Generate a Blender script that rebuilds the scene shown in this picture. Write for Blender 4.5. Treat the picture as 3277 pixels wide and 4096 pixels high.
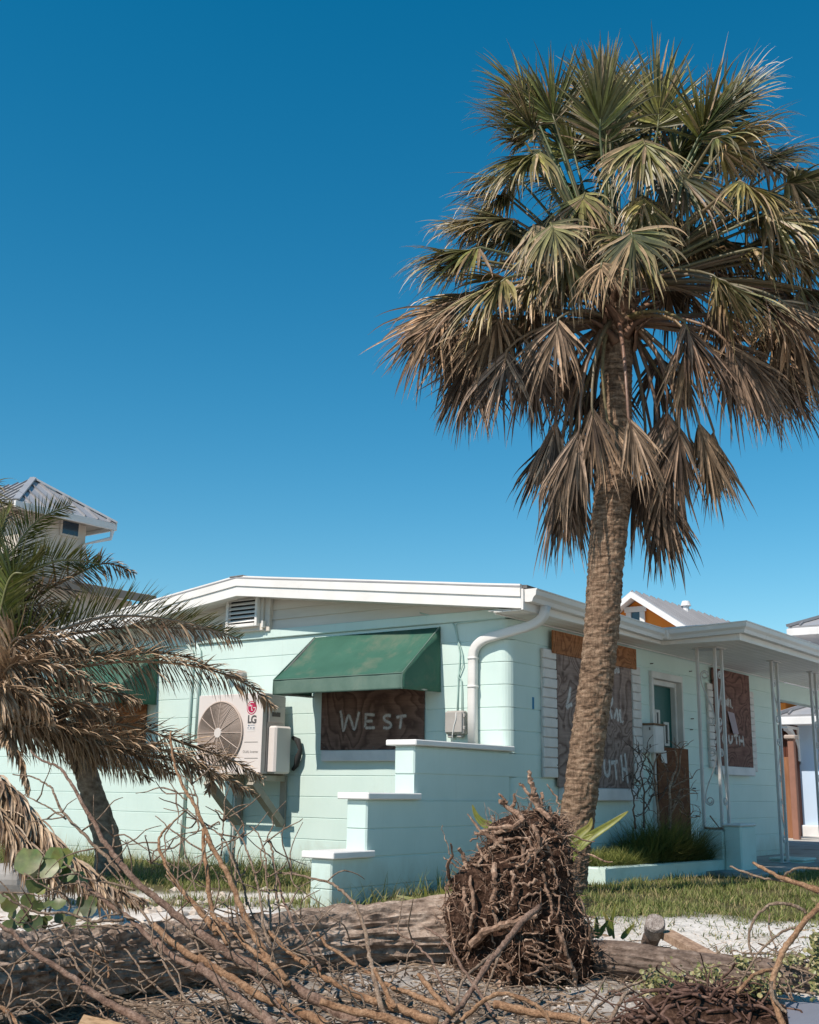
import bpy, math, random
from mathutils import Vector, Matrix, noise as mnoise
for o in list(bpy.data.objects): bpy.data.objects.remove(o)
scn = bpy.context.scene
col = scn.collection
rnd = random.Random(7)
# ---------------------------------------------------------------- camera
FL, PITCH, ROLL, YAW = 4642.0, math.radians(13.457), math.radians(0.88), math.radians(53.30)
CAM = Vector((-9.028, -5.574, 0.80))
_f = Vector((math.sin(YAW)*math.cos(PITCH), math.cos(YAW)*math.cos(PITCH), math.sin(PITCH)))
_r0 = Vector((math.cos(YAW), -math.sin(YAW), 0)); _u0 = _r0.cross(_f)
_r = _r0*math.cos(ROLL)+_u0*math.sin(ROLL); _u = -_r0*math.sin(ROLL)+_u0*math.cos(ROLL)
cd = bpy.data.cameras.new('camera'); cam = bpy.data.objects.new('camera', cd); col.objects.link(cam)
cd.sensor_fit = 'VERTICAL'; cd.sensor_height = 24.0; cd.lens = 24.0*FL/4096; cd.clip_end = 3000; cd.clip_start = .05
M = Matrix((_r, _u, -_f)).transposed().to_4x4(); M.translation = CAM; cam.matrix_world = M
scn.camera = cam
# ---------------------------------------------------------------- light
LIGHT = Vector((.6, -.082, -.706)).normalized()          # direction the sunlight travels
EL = math.asin(-LIGHT.z); AZ = math.atan2(-LIGHT.x, -LIGHT.y)   # azimuth of the sun from +y clockwise
sl = bpy.data.lights.new('sun', 'SUN'); sl.energy = 5.0; sl.angle = math.radians(.53); sl.color = (1, .90, .795)
sun = bpy.data.objects.new('sun', sl); col.objects.link(sun); sun.rotation_euler = LIGHT.to_track_quat('-Z', 'Y').to_euler()
sun.location = (-6, 2, 9)
w = bpy.data.worlds.new('World'); scn.world = w; w.use_nodes = True
nt = w.node_tree; bg = nt.nodes['Background']
sky = nt.nodes.new('ShaderNodeTexSky'); sky.sky_type = 'NISHITA'; sky.sun_disc = False
sky.sun_elevation = EL; sky.sun_rotation = AZ; sky.altitude = 0; sky.air_density = 1.0; sky.dust_density = .1; sky.ozone_density = 1.7
hs = nt.nodes.new('ShaderNodeHueSaturation'); hs.inputs['Saturation'].default_value = 1.46; hs.inputs['Hue'].default_value = .482
nt.links.new(sky.outputs[0], hs.inputs['Color']); nt.links.new(hs.outputs[0], bg.inputs[0]); bg.inputs[1].default_value = .113
scn.view_settings.view_transform = 'Standard'; scn.view_settings.look = 'None'; scn.view_settings.exposure = .14; scn.view_settings.gamma = 1
scn.render.engine = 'CYCLES'
# ---------------------------------------------------------------- pixel helpers (photo pixels -> rays)
def ray(x, y): return _f+_r*((x-1638.5)/FL)-_u*((y-2048)/FL)
def onX(x, y, X=0): d = ray(x, y); return CAM+d*((X-CAM.x)/d.x)
def onY(x, y, Y=0): d = ray(x, y); return CAM+d*((Y-CAM.y)/d.y)
def onZ(x, y, z=0): d = ray(x, y); return CAM+d*((z-CAM.z)/d.z)
def at(x, y, dist):
    d = ray(x, y); return CAM+d*(dist/math.hypot(d.x, d.y))
# ---------------------------------------------------------------- mesh helpers
class MB:
    def __init__(s): s.v = []; s.f = []; s.c = []; s.uv = []
    def vert(s, p): s.v.append(tuple(p)); return len(s.v)-1
    def face(s, *i): s.f.append(i)
    def box(s, a, b):
        x0, y0, z0 = a; x1, y1, z1 = b; n = len(s.v)
        s.v += [(x0,y0,z0),(x1,y0,z0),(x1,y1,z0),(x0,y1,z0),(x0,y0,z1),(x1,y0,z1),(x1,y1,z1),(x0,y1,z1)]
        s.f += [(n,n+3,n+2,n+1),(n+4,n+5,n+6,n+7),(n,n+1,n+5,n+4),(n+1,n+2,n+6,n+5),(n+2,n+3,n+7,n+6),(n+3,n,n+4,n+7)]
        return s
    def bbox(s, a, b, e=.006):
        """box with chamfered edges"""
        import itertools
        a = [min(p, q) for p, q in zip(a, b)], [max(p, q) for p, q in zip(a, b)]
        lo, hi = a; e = min(e, *(0.45*(hi[i]-lo[i]) for i in range(3)))
        idx = {}
        for sx, sy, sz in itertools.product((0, 1), repeat=3):
            for ax in range(3):
                p = []
                for i, sg in enumerate((sx, sy, sz)):
                    base = hi[i] if sg else lo[i]
                    p.append(base if i == ax else base+(-e if sg else e))
                idx[(sx, sy, sz, ax)] = s.vert(p)
        def quad(ks):
            s.f.append(tuple(idx[k] for k in ks))
        for ax in range(3):
            o1, o2 = [i for i in range(3) if i != ax]
            for sg in (0, 1):
                ks = []
                for u_, v_ in ((0,0),(1,0),(1,1),(0,1)):
                    t = [0,0,0]; t[ax] = sg; t[o1] = u_; t[o2] = v_; ks.append((*t, ax))
                flip = (sg == 1) == (ax == 1)
                quad(ks[::-1] if flip else ks) if sg == 1 else quad(ks if ax == 1 else ks[::-1])
        for ax in range(3):
            o1, o2 = [i for i in range(3) if i != ax]
            for u_, v_ in itertools.product((0, 1), repeat=2):
                t0 = [0,0,0]; t0[o1] = u_; t0[o2] = v_; t1 = list(t0); t1[ax] = 1
                quad([(*t0, o1), (*t1, o1), (*t1, o2), (*t0, o2)])
        for sx, sy, sz in itertools.product((0, 1), repeat=3):
            quad([(sx,sy,sz,0),(sx,sy,sz,1),(sx,sy,sz,2)])
        return s
    def obox(s, o, ax, ay, az):
        """oriented box from corner o with edge vectors"""
        o, ax, ay, az = map(Vector, (o, ax, ay, az)); n = len(s.v)
        for p in (o, o+ax, o+ax+ay, o+ay, o+az, o+ax+az, o+ax+ay+az, o+ay+az): s.v.append(tuple(p))
        s.f += [(n,n+3,n+2,n+1),(n+4,n+5,n+6,n+7),(n,n+1,n+5,n+4),(n+1,n+2,n+6,n+5),(n+2,n+3,n+7,n+6),(n+3,n,n+4,n+7)]
        return s
    def bar(s, p, q, wd, th, up=(0,0,1)):
        p, q = Vector(p), Vector(q); d = (q-p); n = d.normalized(); u = Vector(up)
        if abs(n.dot(u)) > .98: u = Vector((1,0,0))
        a = n.cross(u).normalized(); b = a.cross(n).normalized()
        return s.obox(p-a*wd/2-b*th/2, d, a*wd, b*th)
    def tube(s, pts, rad, n=8, cap=True, jit=0, rg=None):
        pts = [Vector(p) for p in pts]; m = len(pts)
        if not hasattr(rad, '__len__'): rad = [rad]*m
        t0 = (pts[1]-pts[0]).normalized(); u = Vector((0,0,1)) if abs(t0.z) < .9 else Vector((1,0,0))
        a = t0.cross(u).normalized(); rings = []
        for i, p in enumerate(pts):
            t = (pts[min(i+1, m-1)]-pts[max(i-1, 0)]).normalized()
            a = (a-t*a.dot(t)).normalized(); b = t.cross(a)
            ring = []
            for k in range(n):
                an = 2*math.pi*k/n; rr = rad[i]*(1+(jit*(rg or rnd).uniform(-1, 1) if jit else 0))
                ring.append(s.vert(p+a*math.cos(an)*rr+b*math.sin(an)*rr))
            rings.append(ring)
        for i in range(m-1):
            for k in range(n): s.f.append((rings[i][k], rings[i][(k+1) % n], rings[i+1][(k+1) % n], rings[i+1][k]))
        if cap: s.f.append(tuple(rings[0][::-1])); s.f.append(tuple(rings[-1]))
        return s
    def prism(s, prof, vec):
        """closed planar profile extruded by vec"""
        n = len(s.v); k = len(prof); v = Vector(vec)
        s.v += [tuple(p) for p in prof]; s.v += [tuple(Vector(p)+v) for p in prof]
        s.f.append(tuple(range(n, n+k))[::-1]); s.f.append(tuple(range(n+k, n+2*k)))
        for i in range(k): j = (i+1) % k; s.f.append((n+i, n+j, n+k+j, n+k+i))
        return s
    def sweep(s, prof, path):
        """open or closed 2D profile (out, up) carried along a list of (point, outvec, upvec)"""
        rows = [[s.vert(Vector(p)+Vector(o)*a+Vector(u)*b) for a, b in prof] for p, o, u in path]
        for i in range(len(rows)-1):
            for k in range(len(prof)-1): s.f.append((rows[i][k], rows[i+1][k], rows[i+1][k+1], rows[i][k+1]))
        return rows
    def mesh(s, name, recalc=True):
        me = bpy.data.meshes.new(name); me.from_pydata(s.v, [], s.f)
        if recalc:
            import bmesh
            bm = bmesh.new(); bm.from_mesh(me); bmesh.ops.recalc_face_normals(bm, faces=bm.faces); bm.to_mesh(me); bm.free()
        if s.c:
            at_ = me.color_attributes.new('tint', 'FLOAT_COLOR', 'POINT')
            at_.data.foreach_set('color', [x for c in s.c for x in c])
        return me
    def build(s, name, mat, parent=None, smooth=False, recalc=True):
        me = s.mesh(name, recalc)
        return link(name, me, mat, parent, smooth)
def link(name, me, mat, parent=None, smooth=False):
    if mat is not None and not me.materials: me.materials.append(mat)
    if smooth: me.polygons.foreach_set('use_smooth', [True]*len(me.polygons))
    o = bpy.data.objects.new(name, me); col.objects.link(o)
    if parent is not None:
        o.parent = parent; o.matrix_parent_inverse = PINV.get(parent, Matrix())
    return o
PINV = {}
def empty(name, loc, label=None, cat=None, group=None):
    o = bpy.data.objects.new(name, None); col.objects.link(o); o.location = loc; o.empty_display_size = .2
    PINV[o] = Matrix.Translation(Vector(loc)).inverted()
    return tag(o, label, cat, group)
def tag(o, label=None, cat=None, group=None, kind=None):
    if label: o['label'] = label
    if cat: o['category'] = cat
    if group: o['group'] = group
    if kind: o['kind'] = kind
    return o
# ---------------------------------------------------------------- materials
def newmat(name):
    m = bpy.data.materials.new(name); m.use_nodes = True; t = m.node_tree
    return m, t, t.nodes['Principled BSDF']
def N(t, typ, **kw):
    n = t.nodes.new(typ)
    for k, v in kw.items():
        if k in ('inputs',):
            for a, b in v.items(): n.inputs[a].default_value = b
        else: setattr(n, k, v)
    return n
def ramp(t, stops):
    n = t.nodes.new('ShaderNodeValToRGB'); e = n.color_ramp.elements
    while len(e) < len(stops): e.new(.5)
    for i, (p, c) in enumerate(stops): e[i].position = p; e[i].color = (*c, 1) if len(c) == 3 else c
    return n
def mixc(t, fac, a, b, mode='MIX'):
    n = t.nodes.new('ShaderNodeMix'); n.data_type = 'RGBA'; n.blend_type = mode
    for sock, val in ((n.inputs[0], fac), (n.inputs[6], a), (n.inputs[7], b)):
        if hasattr(val, 'links'): t.links.new(val, sock)
        elif isinstance(val, (int, float)): sock.default_value = val
        else: sock.default_value = (*val, 1)
    return n.outputs[2]
def coords(t, scale=(1,1,1), rot=(0,0,0), loc=(0,0,0)):
    tc = t.nodes.new('ShaderNodeTexCoord'); mp = t.nodes.new('ShaderNodeMapping')
    mp.inputs['Scale'].default_value = scale; mp.inputs['Rotation'].default_value = rot; mp.inputs['Location'].default_value = loc
    t.links.new(tc.outputs['Object'], mp.inputs[0]); return mp.outputs[0]
def noisef(t, vec, scale, detail=4, rough=.55, dist=0):
    n = N(t, 'ShaderNodeTexNoise', inputs={'Scale': scale, 'Detail': detail, 'Roughness': rough, 'Distortion': dist})
    t.links.new(vec, n.inputs['Vector']); return n.outputs[0]
def bump(t, b, height, strength=.3, dist=.01):
    n = N(t, 'ShaderNodeBump', inputs={'Strength': strength, 'Distance': dist})
    t.links.new(height, n.inputs['Height']); t.links.new(n.outputs[0], b.inputs['Normal'])
MATS = {}
def pm(name, base, dark=None, scale=3., rough=.6, fine=60., bstr=.15, bdist=.004, lo=.35, hi=.7, stretch=(1,1,1), spec=.3, tint=False, grime=None, gscale=1.3, glo=.55, ghi=.8, metal=0):
    """painted / plain surface: two-tone mottling, fine relief, optional grime patches"""
    if name in MATS: return MATS[name]
    m, t, b = newmat(name); v = coords(t, stretch)
    dark = dark or tuple(c*.82 for c in base)
    n1 = noisef(t, v, scale, 6, .6); r1 = ramp(t, [(lo, dark), (hi, base)]); t.links.new(n1, r1.inputs[0]); c = r1.outputs[0]
    if grime:
        n2 = noisef(t, v, gscale, 8, .65, .3); r2 = ramp(t, [(glo, (0,0,0)), (ghi, (1,1,1))]); t.links.new(n2, r2.inputs[0])
        c = mixc(t, r2.outputs[0], c, grime)
    if tint:
        a = N(t, 'ShaderNodeVertexColor', layer_name='tint'); c = mixc(t, 1., c, a.outputs[0], 'MULTIPLY')
    t.links.new(c, b.inputs['Base Color']); b.inputs['Roughness'].default_value = rough
    b.inputs['Specular IOR Level'].default_value = spec; b.inputs['Metallic'].default_value = metal
    if bstr: bump(t, b, noisef(t, v, fine, 5, .65), bstr, bdist)
    MATS[name] = m; return m
# ================================================================ ground
FW2 = Vector((math.sin(YAW), math.cos(YAW)))
def sstep(a, b, x):
    x = max(0, min(1, (x-a)/(b-a))); return x*x*(3-2*x)
def fbm(x, y, s, o=3):
    v = 0; a = 1
    for i in range(o): v += a*mnoise.noise(Vector((x*s, y*s, 3.7+i*11))); s *= 2.1; a *= .5
    return v
def ground_z(x, y):
    s = (x-CAM.x)*FW2.x+(y-CAM.y)*FW2.y
    z = -.42+.14*sstep(0, 5, s)+.28*sstep(5.0, 8.3, s)
    z += .035*fbm(x, y, .7)*sstep(14, 8, s)+.012*fbm(x+7, y, 3.1)*sstep(12, 8, s)
    if s > 14: z -= .05*sstep(14, 30, s)
    return z
def grass_amount(x, y):
    """0 sand .. 1 turf"""
    s = (x-CAM.x)*FW2.x+(y-CAM.y)*FW2.y; l = (x-CAM.x)*FW2.y-(y-CAM.y)*FW2.x    # forward, right
    edge = 7.55+.10*l if l > 0 else 8.1-.28*l*.6
    n = .55*fbm(x, y, 1.1, 4)
    a = sstep(edge-.45, edge+.9, s+n*1.3)
    if l > 1.6: a *= sstep(7.0, 8.1, s+n)
    if l < -.6:       # pale path strip in front of the left-hand turf
        a *= 1-.95*sstep(.55, .1, abs(s-(9.35+.12*l)+.25*fbm(x, y, .8)))
    return a
m, t, b = newmat('sandy_ground'); v = coords(t)
n1 = noisef(t, v, 1.6, 9, .62); n2 = noisef(t, v, 22, 8, .7); n3 = noisef(t, v, 140, 3, .6)
r1 = ramp(t, [(.32, (.56,.51,.45)), (.5, (.70,.66,.61)), (.7, (.80,.765,.72))]); t.links.new(n1, r1.inputs[0])
r2 = ramp(t, [(.36, (.16,.12,.09)), (.52, (1,1,1))]); t.links.new(n2, r2.inputs[0])
c = mixc(t, .26, r1.outputs[0], r2.outputs[0], 'MULTIPLY')
va = N(t, 'ShaderNodeVertexColor', layer_name='tint'); sep = N(t, 'ShaderNodeSeparateColor'); t.links.new(va.outputs[0], sep.inputs[0])
rs = ramp(t, [(.3, (.075,.062,.035)), (.6, (.12,.11,.05)), (.75, (.25,.21,.13))]); t.links.new(n2, rs.inputs[0])
c = mixc(t, sep.outputs[0], c, rs.outputs[0])
rd = ramp(t, [(.35, (.07,.05,.035)), (.62, (.22,.175,.135)), (.8, (.48,.44,.39))]); t.links.new(n2, rd.inputs[0])
c = mixc(t, sep.outputs[1], c, rd.outputs[0])
t.links.new(c, b.inputs['Base Color']); b.inputs['Roughness'].default_value = .95; b.inputs['Specular IOR Level'].default_value = .1
ad = N(t, 'ShaderNodeMath', operation='ADD'); t.links.new(n2, ad.inputs[0]); t.links.new(n3, ad.inputs[1]); bump(t, b, ad.outputs[0], .55, .02)
MATS['ground'] = m
mb = MB()
def axis(lo, hi, st, far):
    a = []; x = lo; d = st
    while x > far[0]: x -= d; d *= 1.35; a.append(max(x, far[0]))
    a = a[::-1]; k = int((hi-lo)/st); a += [lo+i*st for i in range(k+1)]; x = hi; d = st
    while x < far[1]: x += d; d *= 1.35; a.append(min(x, far[1]))
    return a
gx = axis(-9.5, 5.5, .075, (-300, 300)); gy = axis(-6, 8.5, .075, (-300, 300))
for y in gy:
    for x in gx:
        near = -9.5 < x < 5.5 and -6 < y < 8.5
        z = ground_z(x, y) if near else (ground_z(max(-9.4, min(5.4, x)), max(-5.9, min(8.4, y))))
        if near: z += .008*mnoise.noise(Vector((x*9, y*9, 0)))
        mb.v.append((x, y, z))
        s = (x-CAM.x)*FW2.x+(y-CAM.y)*FW2.y; l = (x-CAM.x)*FW2.y-(y-CAM.y)*FW2.x
        if near:
            litter = sstep(7.3, 6.5, s)*(.48+.5*max(0, min(1, .5+fbm(x, y, 2.2)))) if l < 1.5 else sstep(6.2, 5.6, s)*.7
            mb.c.append((grass_amount(x, y), litter, 0, 1))
        else: mb.c.append((.12+.5*max(0, mnoise.noise(Vector((x*.15, y*.15, 2)))), 0, 0, 1))
nx = len(gx)
for j in range(len(gy)-1):
    for i in range(nx-1): mb.f.append((j*nx+i, j*nx+i+1, (j+1)*nx+i+1, (j+1)*nx+i))
tag(mb.build('ground', MATS['ground'], smooth=True, recalc=False), kind='structure')

# ================================================================ the bungalow
MINT = pm('mint_paint', (.575,.70,.655), (.53,.66,.615), 2.2, .62, 85, .32, .004, grime=(.44,.55,.49), gscale=1.1, glo=.62, ghi=.95)
_t = MINT.node_tree; _b = _t.nodes['Principled BSDF']; _c = _b.inputs['Base Color'].links[0].from_socket
_sp = N(_t, 'ShaderNodeSeparateXYZ'); _t.links.new(coords(_t), _sp.inputs[0]); _mr = N(_t, 'ShaderNodeMapRange', inputs={1: .02, 2: .55, 3: .62, 4: .0}); _t.links.new(_sp.outputs[2], _mr.inputs[0])
_n = noisef(_t, coords(_t, (1,1,.5)), 5, 8, .7, .4); _m = N(_t, 'ShaderNodeMath', operation='MULTIPLY'); _t.links.new(_n, _m.inputs[0]); _t.links.new(_mr.outputs[0], _m.inputs[1]); _r2 = ramp(_t, [(.16, (0,0,0)), (.40, (.75,.75,.75))]); _t.links.new(_m.outputs[0], _r2.inputs[0])
_c = mixc(_t, _r2.outputs[0], _c, (.36,.38,.30))
_n = noisef(_t, coords(_t, (9,9,.35)), 3, 6, .7); _r3 = ramp(_t, [(.56, (0,0,0)), (.78, (.4,.4,.4))]); _t.links.new(_n, _r3.inputs[0]); _c = mixc(_t, _r3.outputs[0], _c, (.46,.545,.49))
_t.links.new(_c, _b.inputs['Base Color'])
WHITE = pm('white_paint', (.78,.765,.74), (.70,.68,.65), 3, .55, 70, .12, .003, grime=(.50,.46,.41), gscale=2.3, glo=.62, ghi=.9)
CREAM = pm('cream_siding', (.66,.62,.56), (.56,.52,.46), 2.5, .6, 60, .12, .003, stretch=(1,.3,3), grime=(.42,.38,.32), gscale=2, glo=.6, ghi=.9)
SOFF = pm('soffit_paint', (.78,.745,.70), (.70,.665,.62), 2.5, .6, 60, .1, .003)
ROOFM = pm('roof_shingle', (.20,.19,.185), (.11,.105,.10), 14, .9, 120, .5, .006)
SHADE_DARK = pm('interior_shade', (.03,.03,.03), (.02,.02,.02), 3, .8, 40, .05)
ALU = pm('gutter_white', (.72,.705,.68), (.64,.62,.59), 3, .45, 60, .06, .002, stretch=(.4,.4,3), grime=(.42,.38,.33), gscale=3.2, glo=.6, ghi=.85)
house = empty('bungalow', (0, 0, 0), 'mint green concrete block bungalow with low white gable roof and boarded windows', 'house')
ZB = [-.12, .101]+[.101+.2055*k for k in range(1, 11)]+[2.345]
def course(path, z0, z1, parent, name='block_course', bev=.004, inn=.025):
    """one painted block course: a strip following path [(x,y,nx,ny)] from z0 to z1"""
    mb = MB(); g = .0017
    prof = [(-inn, z0+g), (-bev, z0+g), (0, z0+g+bev), (0, (z0+z1)/2), (0, z1-g-bev), (-bev, z1-g), (-inn, z1-g)]
    rows = [[mb.vert((x+nx_*a, y+ny_*a, zz)) for a, zz in prof] for x, y, nx_, ny_ in path]
    for i in range(len(rows)-1):
        for k in range(len(prof)-1): mb.f.append((rows[i][k], rows[i+1][k], rows[i+1][k+1], rows[i][k+1]))
    mb.f.append(tuple(rows[0])); mb.f.append(tuple(rows[-1][::-1]))
    return mb.build(name, MINT, parent)
def arc(n=7, r=.10):
    return [(r-r*math.cos(a), r-r*math.sin(a), -math.cos(a), -math.sin(a)) for a in [math.pi/2*i/(n-1) for i in range(n)]]
HX, HY = 7.0, 8.4
ww = MB().box((.006, .12, -.15), (.18, HY, 2.345)).build('wall', MINT, house)
sw = MB()
for a, c_ in (((.12, .006, -.15), (2.945, .18, 2.375)), ((2.945, .006, 2.12), (3.75, .18, 2.375)), ((3.75, .006, -.15), (HX, .18, 2.375))): sw.box(a, c_)
sw = sw.build('wall', MINT, house)
MB().box((HX-.18, .181, -.15), (HX, 5.2, 2.345)).build('wall', MINT, house)
MB().box((.181, HY-.18, -.15), (HX, HY, 2.345)).build('wall', MINT, house)
for k in range(len(ZB)-1):
    z0, z1 = ZB[k], ZB[k+1]
    cnr = [(p[0], p[1], p[2], p[3]) for p in arc()]
    course([(0, HY, -1, 0), (0, 5.6, -1, 0), (0, 2.8, -1, 0)]+cnr, z0, z1, ww)
    segs = [(.10, 2.93), (3.765, HX)] if z0 < 2.1 else [(.10, HX)]
    for u0, u1 in segs: course([(u0, 0, 0, -1), ((u0+u1)/2, 0, 0, -1), (u1, 0, 0, -1)], z0, z1, sw)
# frieze band on the gable wall
MB().bbox((-.028, .02, 2.347), (.02, HY, 2.437), .006).build('frieze_board', MINT, house)
# stepped wing wall in the plane of the south wall
wing = MB().box((-1.426, .006, -.2), (.0, .194, 1.142)).box((-2.01, .0065, -.2), (-1.425, .1935, .724)).box((-2.40, .007, -.2), (-2.009, .193, .309)).build('wing_wall', MINT, house)
def wcourse(x0, x1, z0, z1):
    course([(x1, .2, 0, 1), (x0+.012, .2, 0, 1), (x0, .188, -1, 0), (x0, .012, -1, 0), (x0+.012, 0, 0, -1), (x1, 0, 0, -1)], z0, z1, wing)
for k in range(len(ZB)-1):
    z0, z1 = ZB[k], ZB[k+1]
    if z0 < .30: wcourse(-2.415, .1, z0, min(z1, .309))
    elif z0 < .72: wcourse(-2.025, .1, max(z0, .31), min(z1, .724))
    elif z0 < 1.13: wcourse(-1.435, .1, max(z0, .725), min(z1, 1.142))
course([(.0, .2, 0, 1), (-1.423, .2, 0, 1), (-1.435, .188, -1, 0), (-1.435, .012, -1, 0), (-1.423, 0, 0, -1), (.1, 0, 0, -1)], 1.129, 1.1435, wing)
for x0, x1, z0, z1 in ((-1.475, .02, 1.144, 1.19), (-2.065, -1.385, .7245, .774), (-2.45, -1.965, .3095, .359)):
    MB().bbox((x0, -.045, z0), (x1, .262, z1), .007).build('coping', WHITE, wing)
# gable: lap boards, trim, vent
RIDGE_Y, RX = 3.22, -.30
def rake_bot(y): return 2.786-.1175*(RIDGE_Y-y) if y < RIDGE_Y else 2.786-.113*(y-RIDGE_Y)
sd = MB(); sd.prism([(.03, .0, 2.40), (.03, .0, 2.43), (.03, RIDGE_Y, 2.84), (.03, HY, 2.34), (.03, HY, 2.30)], (.05, 0, 0)); sd = sd.build('gable_wall', CREAM, house)
for k in range(4):
    z0 = 2.437+k*.105; z1 = z0+.106
    ya = max(.05, RIDGE_Y-(2.80-z0)/.1175-.02); yb = RIDGE_Y+(2.80-z0)/.113
    yt = max(.05, RIDGE_Y-max(.001, 2.80-z1)/.1175); ybt = RIDGE_Y+max(.001, 2.80-z1)/.113
    for u0, u1, t0, t1 in ((ya, 2.985, min(yt, 2.98), 2.985), (3.46, min(yb, HY), 3.46, min(ybt, HY))):
        mb = MB(); q = [(-.012, u0, z0), (-.012, u1, z0), (.004, t1, min(z1, 2.80)), (.004, t0, min(z1, 2.80))]
        i0 = [mb.vert(p) for p in q]; i1 = [mb.vert((.03, p[1], p[2])) for p in q]
        mb.f += [tuple(i0), tuple(i1[::-1])]+[(i0[i], i0[(i+1) % 4], i1[(i+1) % 4], i1[i]) for i in range(4)]
        mb.build('siding_board', CREAM, sd)
MB().bbox((-.05, 2.955, 2.42), (-.0005, 3.03, 2.79), .004).build('trim_board', CREAM, house)
MB().bbox((-.075, 3.032, 2.43), (-.0005, 3.60, 2.79), .004).build('vent_box', CREAM, house)
vent = MB()
vy0, vy1, vz0, vz1 = 3.075, 3.545, 2.475, 2.79
for a, c_ in (((-.125, vy0, vz0), (-.076, vy0+.035, vz1)), ((-.125, vy1-.035, vz0), (-.076, vy1, vz1)), ((-.128, vy0+.035, vz0), (-.076, vy1-.035, vz0+.035))): vent.bbox(a, c_, .004)
vent = vent.build('gable_vent', WHITE, house)
MB().box((-.0785, vy0+.035, vz0+.035), (-.0765, vy1-.035, vz1)).build('vent_shade', SHADE_DARK, vent)  # near-black sheet stands in for the shade behind the slats
for k in range(6):
    z = vz0+.055+k*.047
    MB().obox((-.122, vy0+.036, z), (0, vy1-vy0-.072, 0), (.038, 0, .030), (.003, 0, -.004)).build('slat', WHITE, vent)
MB().bbox((-.10, 3.005, 2.455), (-.051, 3.03, 2.53), .004).build('vent_bracket', WHITE, vent)
# rake fascias (two boards each side) and roof
EY0, EY1 = -.31, HY+.3
def rk(y): return rake_bot(y)
for ya, yb in ((EY0, RIDGE_Y), (RIDGE_Y, EY1)):
    for nm, x0, x1, h0, h1 in (('fascia_board', RX, RX+.022, 0, .104), ('drip_board', RX-.014, RX+.02, .1045, .214), ('drip_edge', RX-.018, RX-.0145, .186, .199)):
        mb = MB()
        n_ = 9
        prof = []
        for i in range(n_):
            y = ya+(yb-ya)*i/(n_-1); prof.append((x0, y, rk(y)+h0+.003*mnoise.noise(Vector((y*1.7, 3, h0*9)))))
        for i in reversed(range(n_)):
            y = ya+(yb-ya)*i/(n_-1); prof.append((x0, y, rk(y)+h1+.003*mnoise.noise(Vector((y*1.7, 9, h0*9)))))
        mb.prism(prof, (x1-x0, 0, 0)); mb.build(nm, WHITE if nm != 'drip_edge' else pm('grey_metal', (.33,.32,.33), None, 5, .5, 50, .05), house)
# rake soffit planks
for side in (0, 1):
    y = -.30 if side == 0 else RIDGE_Y+.003
    end = RIDGE_Y-.003 if side == 0 else HY
    while y < end-.02:
        y2 = min(y+.098, end)
        mb = MB(); mb.prism([(RX+.023, y, rk(y)+.012), (RX+.023, y2, rk(y2)+.012), (RX+.023, y2, rk(y2)+.024), (RX+.023, y, rk(y)+.024)], (.35, 0, 0)); mb.build('soffit_plank', SOFF, house); y = y2+.006
# roof slopes, shingle courses as shallow steps
def sag(mb):
    """the south eave drops towards the porch"""
    nv = []
    for x, y, z in mb.v:
        k = max(0, min(1, (1.6-y)/1.9)); nv.append((x, y, z-.15*k if x > 3 else z))
    mb.v = nv
roof = MB()
for ya, yb in ((EY0-.05, RIDGE_Y), (EY1, RIDGE_Y)):
    top = lambda y: rk(y)+.182
    roof.prism([(RX+.021, ya, top(ya)), (RX+.021, yb, top(yb)), (RX+.021, yb, top(yb)+.022), (RX+.021, ya, top(ya)+.022)], (HX+.9-RX, 0, 0))
sag(roof); roof = roof.build('roof', ROOFM, house)
for side in (0, 1):
    for k in range(25):
        u = k*.14
        y = EY0-.05+u if side == 0 else EY1-u*1.5
        y2 = y+(.19 if side == 0 else -.24)
        if (side == 0 and y2 > RIDGE_Y) or (side == 1 and y2 < RIDGE_Y): break
        mb = MB(); mb.prism([(RX+.0215, y, rk(y)+.205), (RX+.0215, y2, rk(y2)+.2055), (RX+.0215, y2, rk(y2)+.208), (RX+.0215, y, rk(y)+.213)], (HX+.9-RX, 0, 0)); sag(mb); mb.build('shingle_course', ROOFM, roof)
MB().bbox((RX-.02, RIDGE_Y-.1, rk(RIDGE_Y)+.196), (HX+.6, RIDGE_Y+.1, rk(RIDGE_Y)+.214), .005).build('ridge_cap', ROOFM, roof)
# ------------------------------------------------ south eave, porch roof
PX, PY, SZ = 2.58, -1.18, 2.35
EXE = 9.6           # east end of the carport roof
MB().bbox((RX+.0, EY0-.022, SZ+.005), (PX, EY0, 2.545), .004).build('fascia_board', WHITE, house)
MB().bbox((PX-.022, PY, SZ-.002), (PX, EY0-.022, 2.535), .004).build('fascia_board', WHITE, house)
MB().bbox((PX-.022, PY-.022, SZ-.002), (EXE, PY, 2.535), .004).build('fascia_board', WHITE, house)
MB().prism([(PX-.02, PY-.03, 2.50), (PX-.02, EY0, 2.515), (PX-.02, .9, 2.66), (PX-.02, .9, 2.69), (PX-.02, EY0, 2.53), (PX-.02, PY-.03, 2.515)], (EXE-PX+.02, 0, 0)).build('porch_roof', ROOFM, house)
y = -.004
while y > PY+.03:
    y2 = max(y-.092, PY)
    x0 = RX+.03 if y2 > EY0 else PX
    MB().bbox((x0, y2, SZ+.008), (EXE, y, SZ+.02), .003).build('soffit_plank', SOFF, house); y = y2-.005
MB().box((PX+.003, PY+.004, SZ+.024), (EXE, .05, SZ+.03)).box((RX+.03, EY0+.004, SZ+.024), (PX+.001, .05, SZ+.0305)).build('soffit_backing', SOFF, house)
MB().bbox((RX+.05, -.0235, SZ-.004), (HX+.3, -.0015, SZ+.0075), .003).build('cornice_strip', WHITE, house)
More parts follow.
